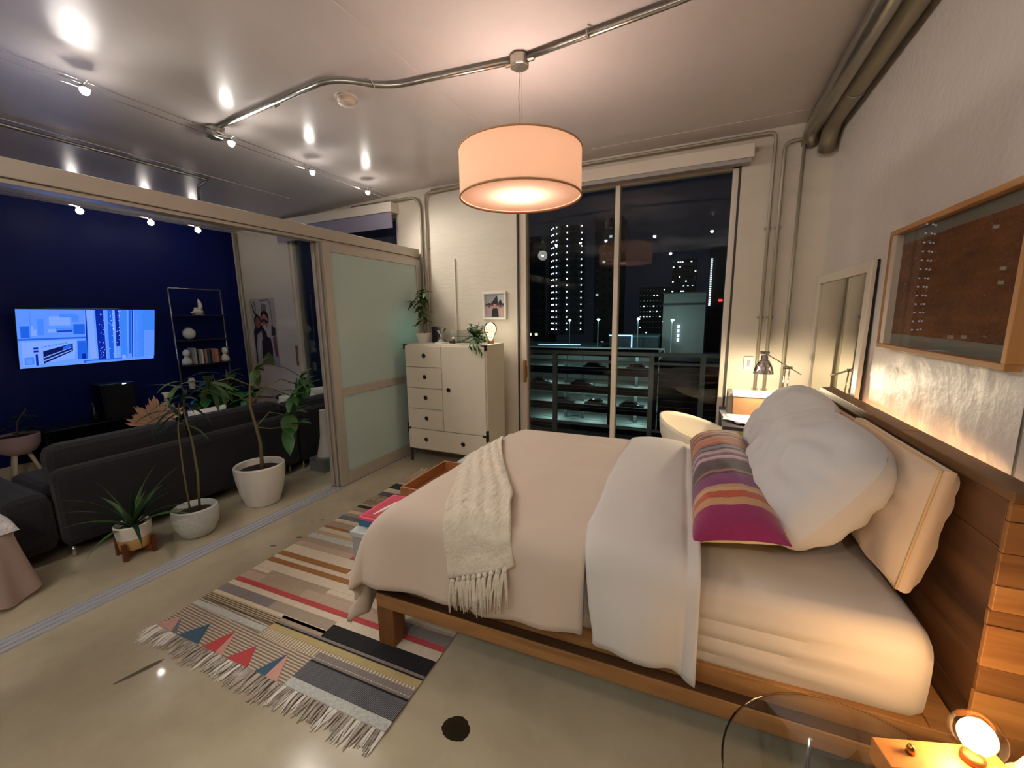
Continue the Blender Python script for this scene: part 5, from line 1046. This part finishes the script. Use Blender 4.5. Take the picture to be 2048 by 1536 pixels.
for i,(c_,w_,h_,l_) in enumerate((('#b9b6ac',.024,.215,'tall pale grey book next to the left bust, first in the row'),('#16161a',.022,.205,'thin black book leaning second in the row'),('#9c9a94',.034,.195,'grey book between the black book and a white one'),('#e2dfd8',.024,.19,'white-spined book in the left half of the row'),('#5d2a22',.018,.185,'dark red-brown book right of the white-spined one'),('#b98478',.028,.185,'rose-coloured book left of the teal ones'),('#2c4c60',.034,.175,'teal book in the middle of the row'),('#14222e',.026,.175,'near-black blue book right of the teal one'),('#a8705a',.034,.19,'terracotta book right of the dark blue one'),('#b27a62',.03,.19,'lighter terracotta book, third from the right bust'),('#c6a08c',.018,.185,'pale pink slim book, second from the right bust'),('#7c2c22',.022,.18,'deep red book touching the right bust'))):
    o=thing('book',(-6.15,y+w_/2,.9755),l_,'book','books on the ladder shelf'); bm_=mat('cover_'+c_[1:],c_,rough=.6); zb=.9757
    MB().box(-6.22,-6.07,y+.001,y+.0035,zb,zb+h_).box(-6.22,-6.07,y+w_-.0035,y+w_-.001,zb,zb+h_).box(-6.0735,-6.07,y+.0036,y+w_-.0036,zb,zb+h_).build('cover',bm_,o); bx(-6.215,-6.0745,y+.0037,y+w_-.0037,zb+.003,zb+h_-.004).build('pages',M_paper,o); y+=w_
o=thing('white_cup',(-6.12,3.09,.6555),'small white lidded cup on the lower shelf','cup'); MB().lathe([(0,0),(.03,0),(.04,.11),(.036,.115),(0,.115)],(-6.12,3.10,.6555),20).build('cup_body',M_orn,o,smooth=True,auto=40); MB().lathe([(0,.1155),(.034,.1155),(.03,.14),(0,.143)],(-6.12,3.10,.6555),20).build('lid',M_orn,o,smooth=True,auto=40)
# side table behind the sofa with dried fan and big plant
t=thing('round_side_table',(-4.95,2.2,0),'small dark round table between sofa and blue wall','table'); MB().lathe([(0,.42),(.3,.42),(.3,.44),(0,.44)],(-4.95,2.2,0),36).build('table_top',M_black,t)
for a in (90,210,330): MB().tube([(-4.95+.2*math.cos(R(a)),2.2+.2*math.sin(R(a)),.4195),(-4.95+.26*math.cos(R(a)),2.2+.26*math.sin(R(a)),0)],.012,8).build('leg',M_black,t)
pc=(-4.88,2.12,.4405); t=thing('dried_fan_leaves',pc,'fan of dried peach-coloured palm leaves in a dark vase behind the sofa back','dried plant')
MB().lathe([(0,0),(.04,0),(.05,.05),(.03,.09),(.024,.1),(0,.1)],pc,20).build('vase',mat('dark_vase','#2e2a2a',rough=.4),t,smooth=True)
M_fan=mat('dried_palm','#e6b38c',rough=.85,var=.2,vscale=20); rr=random.Random(6)
for i in range(27):
    a=R(-72+5.2*i+rr.uniform(-2,2)); L=rr.uniform(.25,.32)*(1-.1*abs(a)); leafobj(t,M_fan,V(pc)+V((.0,0,.07)),(rr.uniform(-.06,.14),math.sin(a),math.cos(a)*.95+.05),L,.034,.05,up=V((1,0,0)),n=6,shape=2.6,fold=.5)
t=thing('white_vase',(-5.0,2.30,.44),'slim white flared vase behind the dried fan leaves','vase'); MB().lathe([(0,0),(.04,0),(.052,.1),(.03,.22),(.018,.29),(.018,.345),(.034,.375),(.03,.376),(.015,.35),(0,.34)],(-5.02,2.29,.4405),24).build('vase_body',M_orn,t,smooth=True); MB().lathe([(0,.3405),(.012,.3405),(.012,.345),(0,.345)],(-5.02,2.29,.4405),12).build('vase_mouth',M_black,t)
M_leafg=mat('leaf_glossy','#2a5a2e',rough=.25,spec=.6); pc=(-4.95,2.86,0); t=thing('large_houseplant',pc,'large bushy dark green houseplant in a cream trough behind the sofa','plant')
bx(-5.08,-4.82,2.62,3.12,.0,.36).build('planter_stand',M_black,t); pot(t,(-4.95,2.87,.3605),[(0,0),(.12,0),(.20,.14),(.19,.145),(.18,.12),(0,.11)],mat('cream_trough','#d8ccb2',rough=.5),soil=(.18,.12)); rr=random.Random(15); m=MB()
for i in range(32):
    a=rr.uniform(0,6.28); el=rr.uniform(.3,1.5); L=rr.uniform(.22,.5); d=V((math.cos(a)*math.cos(el)*.6,math.sin(a)*math.cos(el),math.sin(el))); p0=V((-4.93,2.80,.50)); p1=p0+d*L; m.tube([p0,p0+d*L*.5+V((0,0,.03)),p1],[.006,.005,.004],6)
    for k in range(4):
        b_=rr.uniform(0,6.28); leafobj(t,M_leafg if k else M_leafd,p0.lerp(p1,rr.uniform(.5,1)),(math.cos(b_)*.8,math.sin(b_),rr.uniform(-.2,.8)),rr.uniform(.15,.24),rr.uniform(.07,.11),rr.uniform(.8,2),n=5,shape=.8)
m.build('stem',M_stem,t,smooth=True)
pc=(-4.72,3.70,0); t=thing('window_plant',pc,'bright green leafy plant by the left window beside the stacked panels','plant')
pot(t,pc,[(0,0),(.09,0),(.11,.2),(.10,.2),(.095,.17),(0,.165)],M_speck,soil=(.095,.17)); MB().tube([V(pc)+V((0,0,.16)),V(pc)+V((0,.01,.4)),V(pc)+V((.02,0,.62))],[.008,.006,.004],7).build('stem',M_stem,t,smooth=True)
palm(t,M_leafb,V(pc)+V((.02,.0,.66)),(.7,-.5,.3),7,.22,.10,1.2,3); palm(t,M_leafb,V(pc)+V((.12,-.05,.58)),(.6,-.6,.1),5,.2,.09,1.2,4); palm(t,M_leafb,V(pc)+V((-.1,-.05,.6)),(.5,-.6,.3),6,.18,.08,1.0,6)
light('window_plant_light','SPOT',(-4.35,3.25,1.5),6,(.95,1,.9),.05,rot=(R(-25),R(12),0),spot_size=R(50))
# left planter on three legs
pc=(-6.02,1.475,0); t=thing('tripod_planter',pc,'pinkish bowl planter on three pale legs with a dark plant at the left edge','plant')
pot(t,(pc[0],pc[1],.28),[(0,0),(.07,0),(.12,.03),(.155,.09),(.165,.19),(.155,.195),(.148,.17),(0,.165)],mat('pink_clay','#a98f90',rough=.6),soil=(.148,.17))
for a in (200,320,80): MB().tube([(pc[0]+.06*math.cos(R(a)),pc[1]+.06*math.sin(R(a)),.29),(pc[0]+.14*math.cos(R(a)),pc[1]+.14*math.sin(R(a)),0)],[.018,.013],10).build('leg',mat('pale_leg_wood','#c4b49c',rough=.6),t,smooth=True)
rr=random.Random(41)
for i in range(26):
    a=rr.uniform(0,6.28); el=rr.uniform(.2,1.4); p=V((pc[0],pc[1],.46))+V((math.cos(a)*math.cos(el),math.sin(a)*math.cos(el),math.sin(el)))*rr.uniform(.05,.25); leafobj(t,M_leafd,p,(math.cos(a),math.sin(a),.3),rr.uniform(.08,.15),rr.uniform(.04,.07),1.0,n=4)
MB().tube([(pc[0],pc[1],.44),(pc[0],pc[1]+.03,.6),(pc[0]+.02,pc[1]+.1,.72)],.006,6).build('stem',M_stem,t)
t=thing('jute_rug',(-5.5,1.3,0),'tan rug with an orange border lying before the media console','rug'); bx(-5.75,-5.25,.2,3.2,.0005,.012).build('rug_field',mat('tan_jute','#b99a6a',rough=.95,bump=.5,bscale=120),t); MB().box(-5.40,-5.30,.2,3.2,.0121,.016).build('orange_stripe',mat('orange_wool','#b5693c',rough=.95),t)
# poster on the far wall
t=thing('photo_poster',(-5.81,3.97,.89),'tall frameless poster of a couple in coats by the left window','poster')
bx(-6.07,-5.545,3.966,3.979,.89,1.85).build('poster_board',mat('poster_pale','#b9b0aa',rough=.5),t)
cm=pm(bg='#b3aaa6',pale='#c8c2bf',arch='#7d746f',hair='#2c1a18',skin='#8e5a4c',skin2='#a87465',coat='#2b2329',puff='#a9a4ad',puff2='#c3bec4',red='#7d5350',grn='#6c7348',dark='#3a2c2a',chin='#cdb4a8')
prints(t,'poster_print',[('bg',[(0,0),(1,0),(1,1),(0,1)]),('arch',[(.42,.95),(.46,.98),(.8,.99),(.86,.94),(.9,.5),(.87,.5),(.83,.92),(.78,.965),(.48,.955)]),('arch',[(.44,.8),(.5,.93),(.68,.91),(.66,.72),(.5,.72)]),('dark',[(.04,.97),(.07,.96),(.18,.80),(.4,.72),(.38,.69),(.14,.78)]),('dark',[(.16,.97),(.19,.97),(.25,.82),(.22,.82)]),('coat',[(.06,0),(.05,.50),(.16,.60),(.4,.62),(.6,.48),(.58,0)]),('hair',ell(.26,.66,.15,.10)),('skin',ell(.27,.64,.11,.085)),('puff',[(.10,0),(.12,.30),(.20,.46),(.40,.52),(.42,.38),(.36,.2),(.32,0)]),('puff2',[(.16,.05),(.18,.25),(.28,.42),(.34,.40),(.26,.2),(.26,.05)]),('coat',[(.32,0),(.36,.36),(.55,.44),(.80,.40),(.84,.1),(.80,0)]),('hair',ell(.58,.72,.17,.10)),('skin2',ell(.57,.66,.145,.11)),('hair',[(.42,.66),(.5,.70),(.74,.66),(.74,.64),(.5,.665),(.42,.63)]),('dark',ell(.47,.66,.05,.02)),('dark',ell(.63,.645,.05,.02)),('chin',ell(.56,.575,.06,.03)),('puff',[(.76,.0),(.80,.26),(.74,.44),(.86,.40),(1,.10),(1,0)]),('red',[(.88,.12),(.84,.42),(.98,.44),(1,.14)]),('dark',[(.8,.44),(.84,.60),(.98,.56),(.97,.45)]),('grn',[(.30,0),(.42,.14),(.62,.2),(.80,.12),(.82,0)])],(-6.068,3.9655,.892),(1,0,0),(0,0,1),(0,-1,0),.521,.956,cm)
t=thing('wall_spigot',(-5.85,3.97,.41),'short wall pipe with a round valve below the poster','pipe'); MB().tube([(-6.12,3.92,.40),(-5.66,3.92,.42),(-5.60,3.92,.42)],.012,8).build('pipe',M_galvd,t,smooth=True); MB().ball((-5.57,3.92,.425),.045,12).build('valve_body',mat('dark_valve','#4a4742',rough=.5,metal=.5),t,smooth=True); MB().tube([(-5.72,3.92,.43),(-5.72,3.92,.50)],.007,6).build('valve_stem',M_galvd,t)
tag(bx(-5.19,-5.155,3.968,3.979,.90,1.18).build('red_wall_panel',mat('dull_red','#8a5a54',rough=.6),bevel=.002),'small dull red plate on the far wall beside the left window frame','wall plate')
# draped pink cloth at the left edge
t=thing('draped_stool',(-3.50,.72,0),'stool draped with sheer pink cloth and white fleece at the lower left edge','stool')
M_sheer=thinmat('sheer_pink_cloth','#c9b2a8',.4); M_flc=mat('white_fleece','#d8d2d4',rough=.98,bump=.9,bscale=35)
def drape(u,v):
    a=2*math.pi*u; r0=.13; f=v
    if f<.35: r_=r0*f/.35; z=.40
    else:
        g_=(f-.35)/.65; r_=r0+.05*g_+.022*g_*math.sin(a*7+1)+.015*g_*math.sin(a*3); z=.40-.40*g_*(.93+.05*math.sin(a*4))
    return (-3.52+r_*math.cos(a)*.9,.63+r_*math.sin(a)*1.1,z+.004)
MB().grid(drape,72,24).build('pink_drape',M_sheer,t,smooth=True)
MB().lathe([(0,.36),(.11,.36),(.115,.375),(.11,.395),(0,.395)],(-3.52,.63,0),24,sy=1.1).build('stool_seat',M_potw,t)
for a in (40,140,220,320): MB().tube([(-3.52+.08*math.cos(R(a)),.63+.08*math.sin(R(a)),.36),(-3.52+.10*math.cos(R(a)),.63+.10*math.sin(R(a)),0)],.012,8).build('leg',M_potw,t)
def flc(u,v):
    x=u*2-1;y=v*2-1; k=max(0,1-abs(x)**3)**.5*max(0,1-abs(y)**3)**.5
    return (-3.54+.12*x,.65+.13*y,.405+.11*k*(1+.25*nz(x*3,y*3,4)))
MB().grid(flc,24,24).build('white_fleece',M_flc,t,smooth=True)
# lamp glowing behind the frosted panel
t=thing('floor_lamp',(-3.27,3.62,0),'slim bare-bulb lamp glowing pale behind the frosted panel beside the dresser','lamp')
MB().lathe([(0,0),(.12,0),(.12,.02),(.014,.03),(.012,1.36),(0,1.36)],(-3.27,3.62,0),24).build('lamp_stand',M_chrome,t,smooth=True,auto=40); MB().lathe([(0,1.3605),(.02,1.3605),(.02,1.40),(0,1.40)],(-3.27,3.62,0),16).build('socket',M_potw,t); MB().ball((-3.27,3.62,1.435),.035,16).build('lamp_bulb',emat('cool_bulb','#d8fff6',6),t,smooth=True)
light('frost_light','SPOT',(-3.27,3.62,1.435),75,(.72,1,.95),.05,parent=t,rot=(0,R(-80),0),spot_size=R(120),spot_blend=.7)
